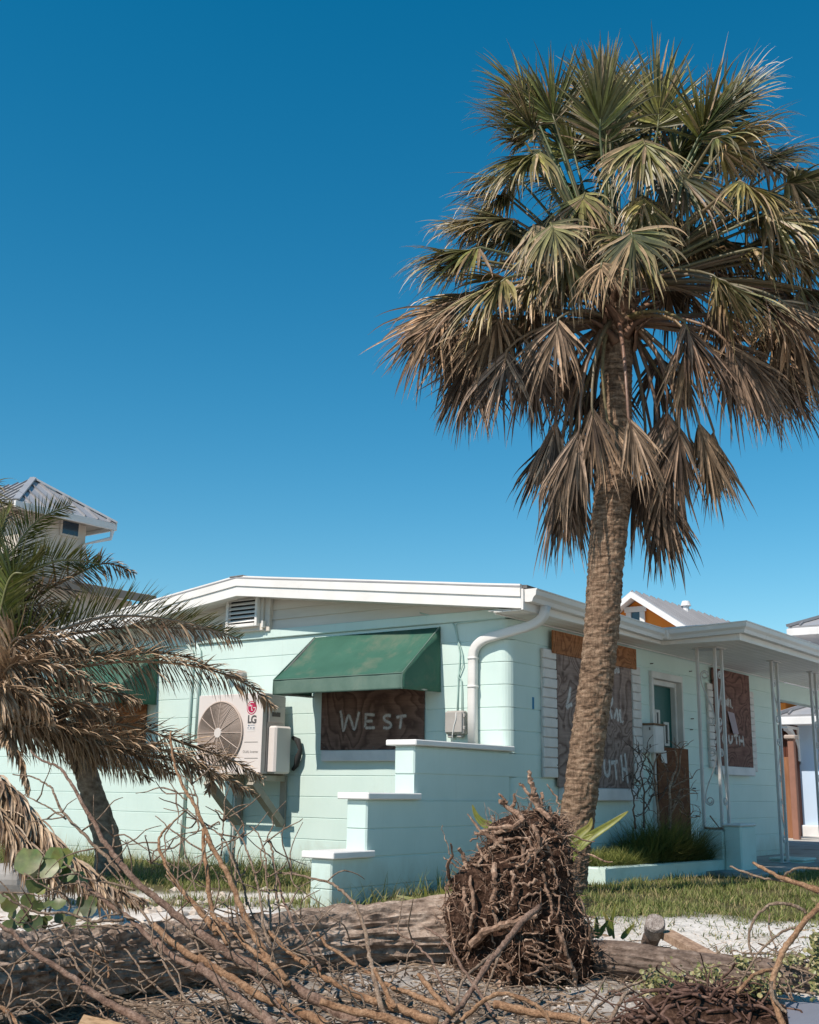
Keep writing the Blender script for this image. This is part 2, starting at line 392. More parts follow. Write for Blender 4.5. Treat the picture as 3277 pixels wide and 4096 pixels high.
# carport: header and ceiling beyond the end wall
MB().bbox((HX+.0005, .0, 2.10), (EXE, .16, 2.349), .006).build('header_beam', MINT, house)
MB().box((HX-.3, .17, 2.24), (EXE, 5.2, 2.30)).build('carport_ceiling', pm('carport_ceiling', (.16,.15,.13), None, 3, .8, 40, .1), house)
MB().bbox((EXE-.2, 4.9, -.1), (EXE, 5.1, 2.24), .01).build('carport_post', WHITE, house)
MB().bbox((EXE-.2, -.0, -.1), (EXE, .16, 2.0995), .01).build('carport_post', WHITE, house)
# gutters: K profile
GP = [(0, .11), (0, 0), (.03, -.006), (.075, -.004), (.088, .03), (.115, .055), (.12, .095), (.127, .1), (.127, .11), (.121, .11), (.115, .099), (.105, .06), (.08, .035), (.07, .006), (.006, .006), (.006, .11)]
def gutter(path, parent=house):
    mb = MB(); rows = mb.sweep(GP+[GP[0]], path)
    mb.f.append(tuple(rows[0][:-1])); mb.f.append(tuple(rows[-1][:-1][::-1]))
    return mb.build('gutter', ALU, parent)
gz = 2.432
gutter([((RX+.03, EY0-.0225, gz), (0,-1,0), (0,0,1)), ((PX-.15, EY0-.0225, gz-.045), (0,-1,0), (0,0,1))])
gutter([((PX-.0225, EY0-.15, gz-.040), (-1,0,0), (0,0,1)), ((PX-.0225, PY-.0225, gz-.014), (-1,-1,0), (0,0,1)), ((EXE, PY-.0225, gz-.04), (0,-1,0), (0,0,1))])
MB().bbox((PX-.165, EY0-.165, gz-.045), (PX-.0235, EY0-.0235, gz+.062), .012).build('gutter_corner', ALU, house)
MB().prism([(RX+.029, EY0-.0225-a, gz+z) for a, z in GP[:9]], (-.004, 0, 0)).build('gutter_end_cap', ALU, house)
# gutter joint straps
for x in (3.1, 4.4, 5.7, 7.0): gutter([((x, PY-.0245, gz-.0165), (0,-1,0), (0,0,1)), ((x+.03, PY-.0245, gz-.0168), (0,-1,0), (0,0,1))])
# downspout: from the gutter back to the gable wall near the corner
def ribbed(path, wd, th, name, parent):
    mb = MB(); pr = []
    for i in range(12):
        a = 2*math.pi*(i+.5)/12; cx, cy = math.cos(a), math.sin(a)
        pr.append((wd/2*math.copysign(abs(cx)**.45, cx), th/2*math.copysign(abs(cy)**.45, cy)))
    pts = [Vector(p) for p in path]; rows = []
    for i, p in enumerate(pts):
        tn = (pts[min(i+1, len(pts)-1)]-pts[max(i-1, 0)]).normalized()
        a = Vector((0,1,0)); a = (a-tn*a.dot(tn))
        if a.length < .2: a = Vector((0,0,1))-tn*tn.z
        a.normalize(); bb = tn.cross(a)
        rows.append([mb.vert(p+a*u_+bb*v_) for u_, v_ in pr])
    for i in range(len(rows)-1):
        for k in range(12): mb.f.append((rows[i][k], rows[i][(k+1) % 12], rows[i+1][(k+1) % 12], rows[i+1][k]))
    mb.f.append(tuple(rows[0])); mb.f.append(tuple(rows[-1][::-1]))
    return mb.build(name, ALU, parent, smooth=True)
dsx, dsy = -.05, .36
A0 = Vector((-.02, -.40, 2.425)); A1 = Vector((-.025, -.38, 2.33)); B0 = Vector((dsx, .29, 2.135)); B1 = Vector((dsx, dsy, 2.03))
pth = [A0, A1]
for i in range(1, 6):
    u = i/6; q = A1.lerp(Vector((-.03, -.33, 2.27)), u); r_ = Vector((-.03, -.33, 2.27)).lerp(Vector((-.035, -.22, 2.245)), u); pth.append(q.lerp(r_, u))
pth += [Vector((-.035, -.22, 2.245)), Vector((dsx, .16, 2.175))]
for i in range(1, 8):
    u = i/8; mid = Vector((dsx, dsy, 2.14)); q = Vector((dsx, .16, 2.175)).lerp(mid, u); r_ = mid.lerp(Vector((dsx, dsy, 2.0)), u); pth.append(q.lerp(r_, u))
pth += [Vector((dsx, dsy, 2.0)), Vector((dsx, dsy+.004, 1.6)), Vector((dsx, dsy, 1.192))]
dsp = ribbed(pth, .085, .07, 'downspout', house)
for z in (1.98, 1.72): ribbed([(dsx, dsy, z), (dsx, dsy, z+.02)], .094, .079, 'strap', dsp)
# porch floor slab
tag(MB().bbox((2.6, -1.25, -.1), (EXE+2, 5.5, .045), .01).build('porch_slab', pm('old_concrete', (.46,.44,.41), (.33,.31,.29), 4, .9, 60, .4, .006, grime=(.13,.115,.10), gscale=2.2, glo=.5, ghi=.75)), kind='structure')
# ================================================================ plywood over the openings, awnings, door, air conditioner
def plymat(name, a, bcol, dk, sc=1., ax='X', seed=0, knots=True):
    m, t, b = newmat(name)
    # board coordinates: (u, v) in metres; the sheet's own plane
    v = coords(t, (1,1,1), loc=(seed*3.1, seed*1.7, seed*2.3))
    wv = noisef(t, v, 1.25*sc, 2, .45, .9); n0 = noisef(t, v, 9*sc, 2, .5)
    sc_ = N(t, 'ShaderNodeMath', operation='MULTIPLY'); sc_.inputs[1].default_value = 15.; t.links.new(wv, sc_.inputs[0])
    ad = N(t, 'ShaderNodeMath', operation='MULTIPLY_ADD'); ad.inputs[1].default_value = .7; t.links.new(n0, ad.inputs[0]); t.links.new(sc_.outputs[0], ad.inputs[2])
    fr = N(t, 'ShaderNodeMath', operation='FRACT'); t.links.new(ad.outputs[0], fr.inputs[0])
    r = ramp(t, [(0, a), (.45, bcol), (.8, dk), (1, a)]); t.links.new(fr.outputs[0], r.inputs[0])
    c = r.outputs[0]
    n2 = noisef(t, coords(t, (1,1,12)), 3, 6, .7); r2 = ramp(t, [(.35, (.62,.60,.60)), (.65, (1,1,1))]); t.links.new(n2, r2.inputs[0]); c = mixc(t, .8, c, r2.outputs[0], 'MULTIPLY')
    if knots:
        vo = N(t, 'ShaderNodeTexVoronoi', inputs={'Scale': 2.1, 'Randomness': 1.}); t.links.new(v, vo.inputs['Vector'])
        rk_ = ramp(t, [(.03, (1,1,1)), (.10, (0,0,0))]); t.links.new(vo.outputs['Distance'], rk_.inputs[0]); c = mixc(t, rk_.outputs[0], c, tuple(x*.3 for x in dk))
    t.links.new(c, b.inputs['Base Color']); b.inputs['Roughness'].default_value = .85; b.inputs['Specular IOR Level'].default_value = .15
    bump(t, b, noisef(t, v, 45, 6, .7), .3, .003)
    return m
PLY_GREY = plymat('weathered_plywood', (.36,.262,.225), (.30,.215,.185), (.15,.098,.082), 1.3, seed=1)
PLY_WEST = plymat('brown_plywood', (.21,.128,.10), (.17,.102,.08), (.10,.058,.047), 1.1, seed=2)
PLY_RED = plymat('red_plywood', (.26,.14,.112), (.21,.11,.09), (.115,.06,.05), 1.2, seed=3)
PLY_NEW = plymat('orange_plywood', (.42,.185,.085), (.36,.15,.065), (.22,.085,.04), 1.6, seed=4, knots=False)
PLY_DOOR = plymat('rust_brown_plywood', (.21,.088,.042), (.18,.075,.036), (.13,.05,.026), .8, seed=5, knots=False)
# spray-paint: soft edged white mark laid on the board
m, t, b = newmat('white_spray_paint')
va = N(t, 'ShaderNodeVertexColor', layer_name='tint'); nn = noisef(t, coords(t), 55, 4, .6); ms = N(t, 'ShaderNodeMath', operation='MULTIPLY_ADD'); ms.inputs[1].default_value = .7; ms.inputs[2].default_value = .38
t.links.new(nn, ms.inputs[0]); mu = N(t, 'ShaderNodeMath', operation='MULTIPLY'); t.links.new(va.outputs[0], mu.inputs[0]); t.links.new(ms.outputs[0], mu.inputs[1])
mu.use_clamp = True; b.inputs['Base Color'].default_value = (.78,.73,.70,1); b.inputs['Roughness'].default_value = .8
mx = N(t, 'ShaderNodeMixShader'); tr = N(t, 'ShaderNodeBsdfTransparent'); out = t.nodes['Material Output']
t.links.new(mu.outputs[0], mx.inputs[0]); t.links.new(tr.outputs[0], mx.inputs[1]); t.links.new(b.outputs[0], mx.inputs[2]); t.links.new(mx.outputs[0], out.inputs[0])
SPRAY = m
def spray(strokes, name, parent, nrm, wid, strength=1.):
    """strokes: lists of 3D points on the board"""
    mb = MB(); nrm = Vector(nrm)
    for st in strokes:
        P = [Vector(p) for p in st]
        # resample smooth
        Q = []
        for i in range(len(P)-1):
            p0, p1, p2, p3 = P[max(i-1, 0)], P[i], P[i+1], P[min(i+2, len(P)-1)]
            for k in range(4):
                u = k/4; Q.append(.5*((2*p1)+(p2-p0)*u+(2*p0-5*p1+4*p2-p3)*u*u+(3*p1-p0-3*p2+p3)*u**3))
        Q.append(P[-1]); rows = []
        for i, p in enumerate(Q):
            tn = (Q[min(i+1, len(Q)-1)]-Q[max(i-1, 0)]); tn = tn.normalized() if tn.length > 1e-6 else Vector((0,0,1)); sd_ = tn.cross(nrm).normalized()
            e = strength*(.45 if i in (0, len(Q)-1) else rnd.uniform(.75, 1)); row = []
            for o_, a_ in ((-1, 0), (-.35, .85), (.35, .85), (1, 0)):
                row.append(mb.vert(p+sd_*o_*wid)); mb.c.append((a_*e, a_*e, a_*e, 1))
            rows.append(row)
        for i in range(len(rows)-1):
            for k in range(3): mb.f.append((rows[i][k], rows[i+1][k], rows[i+1][k+1], rows[i][k+1]))
    return tag(mb.build(name, SPRAY, parent, recalc=False), kind='stuff')
def board_tilted(name, corners, th, nrm, mat, label, group=None, cat='board'):
    """sheet given by four corner points (face), thickness th behind"""
    mb = MB(); mb.prism(corners, Vector(nrm)*-th)
    o = mb.build(name, mat); tag(o, label, cat, group); return o
def src3(x, y): return (1100+x/1.725, 2850+y/1.725)
def src4(x, y): return (2100+x/2.4643, 2450+y/2.4643)
def src5(x, y): return (2577+x/2.4643, 2350+y/2.4643)
def src6(x, y): return (2577+x/2.4643, 3000+y/2.4643)
def src7(x, y): return (600+x/2.875, 2650+y/2.875)
def src2(x, y): return (1300+x/2.156, 2250+y/2.156)
NAILM = pm('screw_steel', (.12,.11,.10), None, 9, .5, 50, 0)
def screws(pts, nrm, parent):
    for p in pts: MB().tube([Vector(p)-Vector(nrm)*.002, Vector(p)+Vector(nrm)*.0025], .007, 6).build('screw', NAILM, parent)
# ---- west window
XB = -.030
cw = [Vector((XB, 2.20, 1.172)), Vector((XB, .93, 1.17)), Vector((XB, .93, 1.745)), Vector((XB, 2.205, 1.745))]
bw = board_tilted('plywood_board', [tuple(c) for c in cw], .018, (-1,0,0), PLY_WEST, 'brown plywood sheet with WEST sprayed on it, under the green awning')
def w3(x, y): return onX(*src3(x, y), XB-.003)
strokes = [[(452,-15),(462,40),(472,128),(490,70),(508,20),(528,60),(548,118),(568,50),(582,-8)],
 [(628,18),(626,62),(622,105)], [(618,16),(650,14),(690,18)], [(626,60),(650,60),(676,58)], [(622,105),(655,106),(692,104)],
 [(802,24),(775,20),(752,34),(764,58),(794,72),(800,95),(778,108),(745,104)],
 [(836,34),(870,27),(910,22)], [(872,28),(868,70),(862,115)]]
spray([[w3(*p) for p in st] for st in strokes], 'lettering', bw, (-1,0,0), .022, .9)
screws([onX(*src3(x, y), XB) for x, y in ((345,50),(340,240),(1020,180),(680,240))], (-1,0,0), bw)
MB().bbox((-.055, 1.02, 1.062), (-.001, 2.17, 1.168), .006).build('window_sill', pm('sill_white', (.70,.68,.68), None, 4, .6, 60, .1), house)
# ---- awnings
CANV = pm('green_canvas', (.042,.125,.088), (.030,.100,.070), 3.0, .8, 260, .25, .002, grime=(.15,.16,.115), gscale=2.6, glo=.52, ghi=.82)
CANVV = pm('faded_green_canvas', (.13,.20,.165), (.09,.155,.125), 5.0, .8, 260, .25, .002, grime=(.2,.24,.19), gscale=3.5, glo=.55, ghi=.85)
POLE = pm('galvanised_tube', (.35,.35,.34), None, 9, .4, 50, .05, metal=.6)
def awning(y0, y1, zt, zf, zb, xf, label, holes=True):
    """y0 south end, y1 north end; wall top zt, front edge top zf, bottom zb, projection xf"""
    e = empty('window_awning', (0, (y0+y1)/2, zb), label, 'awning')
    def grid(name, p00, p10, p11, p01, mat, sag=0, nu=16, nv=8, nrm=(0,0,1), th=.004, wob=.002):
        mb = MB(); p00, p10, p11, p01 = map(Vector, (p00, p10, p11, p01)); nr = Vector(nrm)
        for j in range(nv+1):
            for i in range(nu+1):
                u, v_ = i/nu, j/nv
                p = p00.lerp(p10, u).lerp(p01.lerp(p11, u), v_)
                p += nr*(-sag*4*v_*(1-v_)*(.45+.75*abs(math.sin(2*math.pi*u))+.2*mnoise.noise(Vector((u*5, v_*3, 1))))+wob*mnoise.noise(p*5))
                mb.v.append(tuple(p))
        for j in range(nv):
            for i in range(nu): a = j*(nu+1)+i; mb.f.append((a, a+1, a+nu+2, a+nu+1))
        o = mb.build(name, mat, e, smooth=True); md = o.modifiers.new('solid', 'SOLIDIFY'); md.thickness = th; return o
    grid('canopy', (-.012, y0, zt), (-.012, y1, zt), (xf, y1, zf), (xf, y0, zf), CANV, .030, nrm=(-.5,0,.8))
    grid('valance', (xf, y0, zf), (xf, y1, zf), (xf+.004, y1, zb), (xf+.004, y0, zb), CANVV, 0, nrm=(-1,0,0), wob=.006)
    for yy, s_ in ((y0, -1), (y1, 1)):
        mb = MB(); n_ = 10
        for i in range(n_+1):
            u = i/n_; top = Vector((-.012, yy, zt)).lerp(Vector((xf, yy, zf)), u); bot = Vector((-.012, yy, zb+.012)).lerp(Vector((xf, yy, zb)), u)
            for j in range(7):
                v_ = j/6; p = top.lerp(bot, v_); p.y += s_*(.014*math.sin(u*9+1)*v_*(1-u*u))-.0*s_
                mb.v.append(tuple(p))
        for i in range(n_):
            for j in range(6): a = i*7+j; mb.f.append((a, a+1, a+8, a+7))
        o = mb.build('side_panel', CANV, e, smooth=True); md = o.modifiers.new('solid', 'SOLIDIFY'); md.thickness = .004
    fr = MB()
    for yy in (y0+.012, y1-.012):
        fr.tube([(-.02, yy, zb+.02), (xf+.016, yy, zb+.02), (xf+.016, yy, zf-.012), (-.02, yy, zt-.014)], .009, 6)
    for zz, xx in ((zb+.02, xf+.016), (zf-.016, xf+.016)): fr.tube([(xx, y0+.012, zz), (xx, y1-.012, zz)], .009, 6)
    fr.build('frame', POLE, e)
    seam = MB()
    for yy in (y0, y1):
        seam.tube([Vector((-.012, yy, zt)).lerp(Vector((xf, yy, zf)), i/6)+Vector((0,0,.003)) for i in range(7)]+[(xf-.002, yy, (zf+zb)/2), (xf, yy, zb)], .005, 5)
    seam.tube([(xf-.003, y0+(y1-y0)*i/8, zf+.001) for i in range(9)], .005, 5); seam.build('piping', CANVV, e)
    return e
awning(.762, 2.345, 2.312, 1.828, 1.684, -.60, 'green canvas awning over the WEST plywood beside the corner downspout')
a2 = awning(4.72, 6.2, 2.312, 1.828, 1.684, -.60, 'green canvas awning behind the dead palm fronds')
# boarded window under the second awning
b2 = board_tilted('plywood_board', [(XB, 6.1, 1.15), (XB, 4.85, 1.15), (XB, 4.85, 1.745), (XB, 6.1, 1.745)], .018, (-1,0,0), PLY_NEW, 'orange brown plywood sheet half hidden behind dead palm fronds')
MB().bbox((-.055, 4.95, 1.04), (-.001, 6.05, 1.148), .006).build('window_sill', MATS['sill_white'], house)
# ---- south windows
YB = -.045
def s4(x, y, Y=YB): return onY(*src4(x, y), Y)
def s5(x, y, Y=YB): return onY(*src5(x, y), Y)
def sheet(name, x0, x1, z0, z1, mat, label, Y=YB, skew=0, th=.018):
    return board_tilted(name, [(x0, Y, z0), (x1, Y, z0), (x1, Y, z1), (x0+skew, Y, z1)], th, (0,-1,0), mat, label)
bs = sheet('plywood_board', .80, 2.395, .845, 2.115, PLY_GREY, 'large grey weathered plywood sheet sprayed with SOUTH behind the tall palm trunk')
bt = sheet('plywood_strip', .70, 2.50, 2.095, 2.312, PLY_NEW, 'orange plywood strip nailed above the large grey plywood sheet', Y=YB-.019)
# lettering on the large sheet (what shows either side of the trunk)
def S4(l): return [[s4(x, y, YB-.003) for x, y in st] for st in l]
strokes = [[(452,735),(440,790),(425,870),(408,940)], [(408,940),(440,915),(468,905)], [(445,780),(436,850)],
 [(800,950),(812,880),(818,825),(845,820),(862,860),(850,905),(815,920)], [(830,915),(845,985),(862,1050)],
 [(880,1050),(892,1000),(905,960),(912,1010),(918,1060),(930,1010),(938,965),(942,1030),(948,1090)], [(962,1068),(968,1085)],
 [(868,590),(872,555),(888,590),(892,550)], [(905,592),(908,560),(916,585),(924,560),(926,600)],
 [(712,1590),(740,1570),(748,1520),(735,1470),(720,1440)],
 [(785,1445),(782,1500),(788,1570),(806,1608),(830,1590),(836,1520),(830,1448)],
 [(848,1482),(885,1475),(918,1470)], [(886,1476),(896,1560),(906,1655)],
 [(945,1400),(955,1480),(962,1560),(968,1665)], [(985,1385),(995,1480),(1005,1580),(1018,1690)], [(955,1540),(980,1545),(1003,1560)],
 [(640,1430),(600,1430),(580,1470),(610,1510),(640,1550),(625,1600),(585,1600)], [(690,1500),(672,1550),(690,1600),(715,1585)],
 [(560,900),(600,860),(640,900),(640,960),(600,980),(560,950),(560,900)], [(700,880),(740,840),(770,880),(760,950),(710,960)]]
spray(S4(strokes), 'lettering', bs, (0,-1,0), .032, 1.1)
screws([s4(x, y) for x, y in ((385,768),(310,1050),(320,1505),(930,760),(965,1468),(1045,620))], (0,-1,0), bs)
MB().bbox((.86, -.09, .722), (2.40, -.001, .842), .008).build('window_sill', MATS['sill_white'], house)
QU = pm('white_stone_trim', (.70,.66,.63), (.60,.56,.53), 8, .75, 45, .5, .008, grime=(.45,.41,.37), gscale=5, glo=.6, ghi=.85)
def quoins(x0, x1, z0, z1, n):
    e = MB().box((x0+.012, -.018, z0), (x1-.012, -.001, z1)).build('window_trim', QU, house)
    for i in range(n):
        za = z0+(z1-z0)*i/n; zb_ = z0+(z1-z0)*(i+1)/n-.006
        d = rnd.uniform(-.007, .007); f_ = rnd.uniform(-.004, .004)
        MB().bbox((x0+d, -.042+f_, za), (x1+d*.5, -.0185, zb_), .006).build('brick', QU, e)
quoins(.55, .80, .930, 2.13, 13)
quoins(2.44, 2.645, .93, 2.135, 13)
b3 = sheet('plywood_board', 4.655, 5.87, 1.14, 2.315, PLY_RED, 'narrow reddish plywood sheet with sprayed lettering behind the scrolled porch posts', Y=-.045)
def S5(l): return [[s5(x, y, -.048) for x, y in st] for st in l]
strokes = [[(735,1150),(742,1110),(755,1085),(768,1120),(760,1160)], [(798,1180),(808,1110),(818,1160),(828,1100),(836,1180)], [(846,1100),(852,1150),(858,1185)], [(868,1180),(872,1195)],
 [(745,1300),(715,1330),(705,1390),(725,1425),(755,1410),(760,1370)], [(700,1470),(720,1440),(735,1470),(725,1510),(690,1530)], [(785,1440),(772,1490),(790,1535),(812,1500),(800,1450)],
 [(835,1450),(838,1510),(850,1530),(866,1510),(868,1455)], [(882,1462),(925,1455)], [(905,1460),(915,1550)], [(935,1455),(945,1560)], [(972,1460),(985,1570)], [(942,1510),(978,1515)]]
spray(S5(strokes), 'lettering', b3, (0,-1,0), .03, 1.1)
screws([s5(x, y) for x, y in ((1028,1720),(680,1700),(990,1310),(720,900))], (0,-1,0), b3)
# paper flap taped on the sheet
mb = MB(); mb.prism([s5(822,1220,-.05), s5(885,1240,-.05), s5(932,1445,-.075), s5(878,1440,-.085)], (0, -.003, 0)); tag(mb.build('paper_notice', pm('faded_lilac_card', (.42,.33,.36), None, 3, .8, 40, .05)), 'faded lilac card peeling off the narrow reddish plywood', 'notice')
quoins(4.50, 4.655, 1.11, 2.12, 12); quoins(5.872, 6.03, 1.09, 2.12, 12)
MB().bbox((4.70, -.09, 1.032), (5.82, -.001, 1.137), .008).build('window_sill', MATS['sill_white'], house)
# ---- front door
DG = pm('teal_door', (.010,.095,.085), (.008,.078,.068), 2, .45, 60, .08)
DW = pm('door_trim_white', (.68,.655,.62), None, 4, .55, 60, .08)
door = MB().box((3.03, .09, .05), (3.69, .13, 2.045)).build('door', DG, house)
fr = MB()
for x0, x1, yy in ((2.935, 2.985, -.035), (2.9855, 3.03, .03), (3.69, 3.7345, .03), (3.735, 3.77, -.035)): fr.bbox((x0, yy, .05), (x1, .14, 2.05), .005)
fr.bbox((2.935, -.0355, 2.0505), (3.77, .14, 2.125), .005); fr.bbox((3.0305, .0305, 1.99), (3.6895, .139, 2.0495), .005)
fr.build('door_frame', DW, house)
GLS = pm('dark_pane', (.05,.055,.06), None, 4, .15, 30, 0, spec=.6)
for p0, p1 in (((1272,955),(1325,1190)), ((1358,1078),(1415,1315))):
    a_ = s4(*p0, .088); b_ = s4(*p1, .088); x0, x1 = a_.x, b_.x; z0, z1 = s4(p0[0], p1[1], .088).z, a_.z
    wn = MB()
    for q, r_ in (((x0, .07, z0), (x0+.03, .0885, z1)), ((x1-.03, .07, z0), (x1, .0885, z1)), ((x0+.03, .0705, z0), (x1-.03, .0885, z0+.03)), ((x0+.03, .0705, z1-.03), (x1-.03, .0885, z1))): wn.bbox(q, r_, .004)
    wn = wn.build('door_light', DW, door); MB().box((x0+.03, .083, z0+.03), (x1-.03, .0885, z1-.03)).build('pane', GLS, wn)
b4 = sheet('plywood_board', 2.975, 3.80, .06, 1.30, PLY_DOOR, 'rust brown plywood panel covering the lower half of the teal door', Y=-.055, th=.015)
mb = MB(); mb.prism([s4(1335,1370,-.058), s4(1392,1362,-.058), s4(1402,1488,-.06), s4(1350,1478,-.06)], (0, -.002, 0)); tag(mb.build('paper_notice', pm('white_paper', (.75,.73,.72), None, 3, .8, 40, 0)), 'white paper sheet stuck on the rust brown door panel', 'notice')
# ---- white wall cabinet beside the door
mbx = empty('meter_cabinet', (2.85, -.1, 1.2), 'white metal wall cabinet with rusty lid beside the front door', 'cabinet')
cabw = pm('cabinet_white', (.66,.64,.62), None, 5, .5, 60, .1, grime=(.38,.30,.22), gscale=4, glo=.6, ghi=.85)
MB().bbox((2.66, -.17, 1.222), (2.90, -.0015, 1.515), .01).build('body', cabw, mbx)
MB().bbox((2.645, -.185, 1.516), (2.915, -.001, 1.534), .005).build('lid', pm('rusty_edge', (.26,.16,.09), (.13,.075,.045), 12, .8, 60, .3), mbx)
MB().bbox((2.675, -.174, 1.24), (2.885, -.1705, 1.50), .004).build('door_panel', cabw, mbx)
for z in (1.28, 1.46): MB().tube([(2.655, -.12, z), (2.655, -.12, z+.03)], .008, 6).build('hinge', NAILM, mbx)
# blue tape mark
tag(MB().bbox((.40, -.003, 1.545), (.435, -.0006, 1.655), .0008).build('tape_strip', pm('blue_tape', (.02,.20,.38), None, 5, .6, 40, 0)), 'strip of blue tape on the shaded mint wall beside the large window', 'tape')
# hook bolts sticking out of the south wall
for p in ((1235,505),(1618,580),(1636,1048),(1628,1155),(1655,1732)):
    q = s4(*p, 0)
    MB().tube([q+Vector((0,.01,0)), q+Vector((0,-.03,0)), q+Vector((-.012,-.04,0))], .006, 5).build('wall_hook', NAILM, house)
for p in ((478,378),):
    q = onY(*src6(*p), 0); MB().tube([q+Vector((0,.01,0)), q+Vector((0,-.04,0))], .007, 5).build('wall_hook', NAILM, house)
# ---- utility box with cable
UB = pm('grey_plastic', (.40,.375,.35), None, 5, .5, 60, .06)
ub = empty('utility_box', (-.05, .54, 1.3), 'grey cable utility box on the west wall beside the downspout', 'utility box')
MB().bbox((-.085, .445, 1.30), (-.002, .645, 1.515), .014).build('body', UB, ub)
MB().bbox((-.10, .452, 1.315), (-.0855, .638, 1.505), .012).build('cover', UB, ub)
for z in (1.34, 1.45): MB().bbox((-.092, .425, z), (-.06, .4445, z+.035), .005).build('latch', UB, ub)
for yv in (.475, .58): MB().bbox((-.07, yv, 1.272), (-.01, yv+.05, 1.2995), .006).build('foot', UB, ub)
CAB = pm('painted_cable', (.44,.60,.55), None, 5, .6, 40, 0); CABG = pm('grey_cable', (.16,.18,.22), None, 5, .6, 40, 0)
def wl(p, X=-.012): return onX(*src2(*p), X)
tag(MB().tube([wl(p) for p in ((820,435),(900,455),(1010,480),(1085,510),(1115,540),(1135,620),(1150,700),(1165,790),(1160,900),(1150,1000),(1148,1100),(1142,1290))], .007, 6).build('wall_cable', CAB, smooth=True), 'thin mint painted cable running from the gable down to the utility box', 'cable')
tag(MB().tube([wl(p, -.02) for p in ((1560,478),(1400,490),(1250,510),(1150,520),(1128,545),(1140,650),(1165,720),(1185,790),(1192,880),(1165,950),(1150,985),(1175,1010),(1180,1100),(1183,1285))], .006, 6).build('wall_cable', CAB, smooth=True), 'looping mint painted cable from the corner eave to the utility box', 'cable')
q = [onX(*src3(*p), -.105) for p in ((1250,0),(1250,40),(1235,90),(1225,150),(1222,205))]
tag(MB().tube(q, .005, 6).build('box_cable', pm('white_cable', (.7,.7,.68), None, 5, .6, 40, 0), smooth=True), 'white cable hanging across the front of the utility box', 'cable')
# ---- conduits
for pts, nm in (([(333,715),(365,760),(372,830),(350,1100),(330,1290)], 'left'), ([(405,712),(432,760),(435,830),(425,1000),(412,1180),(405,1290)], 'right')):
    P = [onX(600+x/2.156, 2250+y/2.156, -.02) for x, y in pts]
    zend = .05 if nm == 'left' else 1.30
    y_ = P[-1].y
    top = P[0]+Vector((.01, .06, .02))
    P = [top]+P[:2]+[Vector((-.02, P[2].y, P[2].z)), Vector((-.02, P[2].y, zend))]
    o = MB().tube(P, .017, 8).build('conduit_pipe', MINT, smooth=True)
    tag(o, 'mint painted conduit running down the whole west wall' if nm == 'left' else 'mint painted conduit ending behind the air conditioner', 'conduit')
y_ = onX(*src7(985, 1500), -.02).y
for k, dy in enumerate((0, .035)):
    tag(MB().tube([(-.025, y_+dy, .02), (-.025, y_+dy, .95)], .012, 8).build('conduit_pipe', MINT if k else WHITE, smooth=True), ('thin white pipe' if k == 0 else 'thin mint pipe')+' dropping from the air conditioner to the grass', 'conduit')
# round vent hoods above the unit
for p, r_, lab in (((1075,150), .055, 'round grey exhaust hood on the wall above the air conditioner'), ((940,150), .04, 'small grey exhaust hood half hidden by a frond above the air conditioner')):
    c_ = onX(*src7(*p), 0)
    e = empty('exhaust_hood', c_, lab, 'vent')
    MB().tube([c_+Vector((-.001,0,0)), c_+Vector((-.05,0,.0)), c_+Vector((-.075,0,-.02))], [r_, r_, r_*.9], 16).build('hood', UB, e, smooth=False)
    MB().tube([c_+Vector((-.0765,0,-.021)), c_+Vector((-.0775,0,-.0213))], r_*.78, 14).build('opening', SHADE_DARK, e)  # near-black disc painted in as the shade inside the hood
# ================================================================ air conditioner on its wall bracket
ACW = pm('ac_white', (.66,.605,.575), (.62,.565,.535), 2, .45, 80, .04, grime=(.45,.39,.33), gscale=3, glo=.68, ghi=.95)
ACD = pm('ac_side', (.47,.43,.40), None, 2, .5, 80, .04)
ac = empty('air_conditioner', (-.25, 3.1, .92), 'beige split air conditioner with round fan grille and red logo on wall brackets', 'air conditioner')
ax0, ax1, ay0, ay1, az0, az1 = -.42, -.09, 2.64, 3.565, .935, 1.725
body = MB(); nF = 40; fc = Vector((ax0, 3.225, 1.338)); FR = .318
# front plate with a round opening
out_, inn_ = [], []
for i in range(nF):
    a = 2*math.pi*i/nF; dy, dz = math.cos(a), math.sin(a)
    inn_.append(body.vert((ax0, fc.y+dy*FR, fc.z+dz*FR)))
    k = 1e9
    if dy > 1e-6: k = min(k, (ay1-fc.y)/dy)
    if dy < -1e-6: k = min(k, (ay0-fc.y)/dy)
    if dz > 1e-6: k = min(k, (az1-fc.z)/dz)
    if dz < -1e-6: k = min(k, (az0-fc.z)/dz)
    out_.append(body.vert((ax0, fc.y+dy*k, fc.z+dz*k)))
for i in range(nF): j = (i+1) % nF; body.f.append((out_[i], out_[j], inn_[j], inn_[i]))
# corner fillers
for cy, cz in ((ay0, az0), (ay0, az1), (ay1, az0), (ay1, az1)):
    c_ = body.vert((ax0, cy, cz)); best = min(range(nF), key=lambda i: abs(math.atan2(cz-fc.z, cy-fc.y)-math.atan2(body.v[out_[i]][2]-fc.z, body.v[out_[i]][1]-fc.y)) if True else 0)
    ang = math.atan2(cz-fc.z, cy-fc.y) % (2*math.pi); i = int(ang/(2*math.pi)*nF) % nF; body.f.append((out_[i], c_, out_[(i+1) % nF]))
inn2 = [body.vert((ax0+.06, fc.y+math.cos(2*math.pi*i/nF)*FR*.96, fc.z+math.sin(2*math.pi*i/nF)*FR*.96)) for i in range(nF)]
for i in range(nF): j = (i+1) % nF; body.f.append((inn_[i], inn_[j], inn2[j], inn2[i]))
body.build('front_panel', ACW, ac)
MB().bbox((ax0+.001, ay0, az1-.02), (ax1, ay1, az1+.006), .006).build('top_cover', ACW, ac)
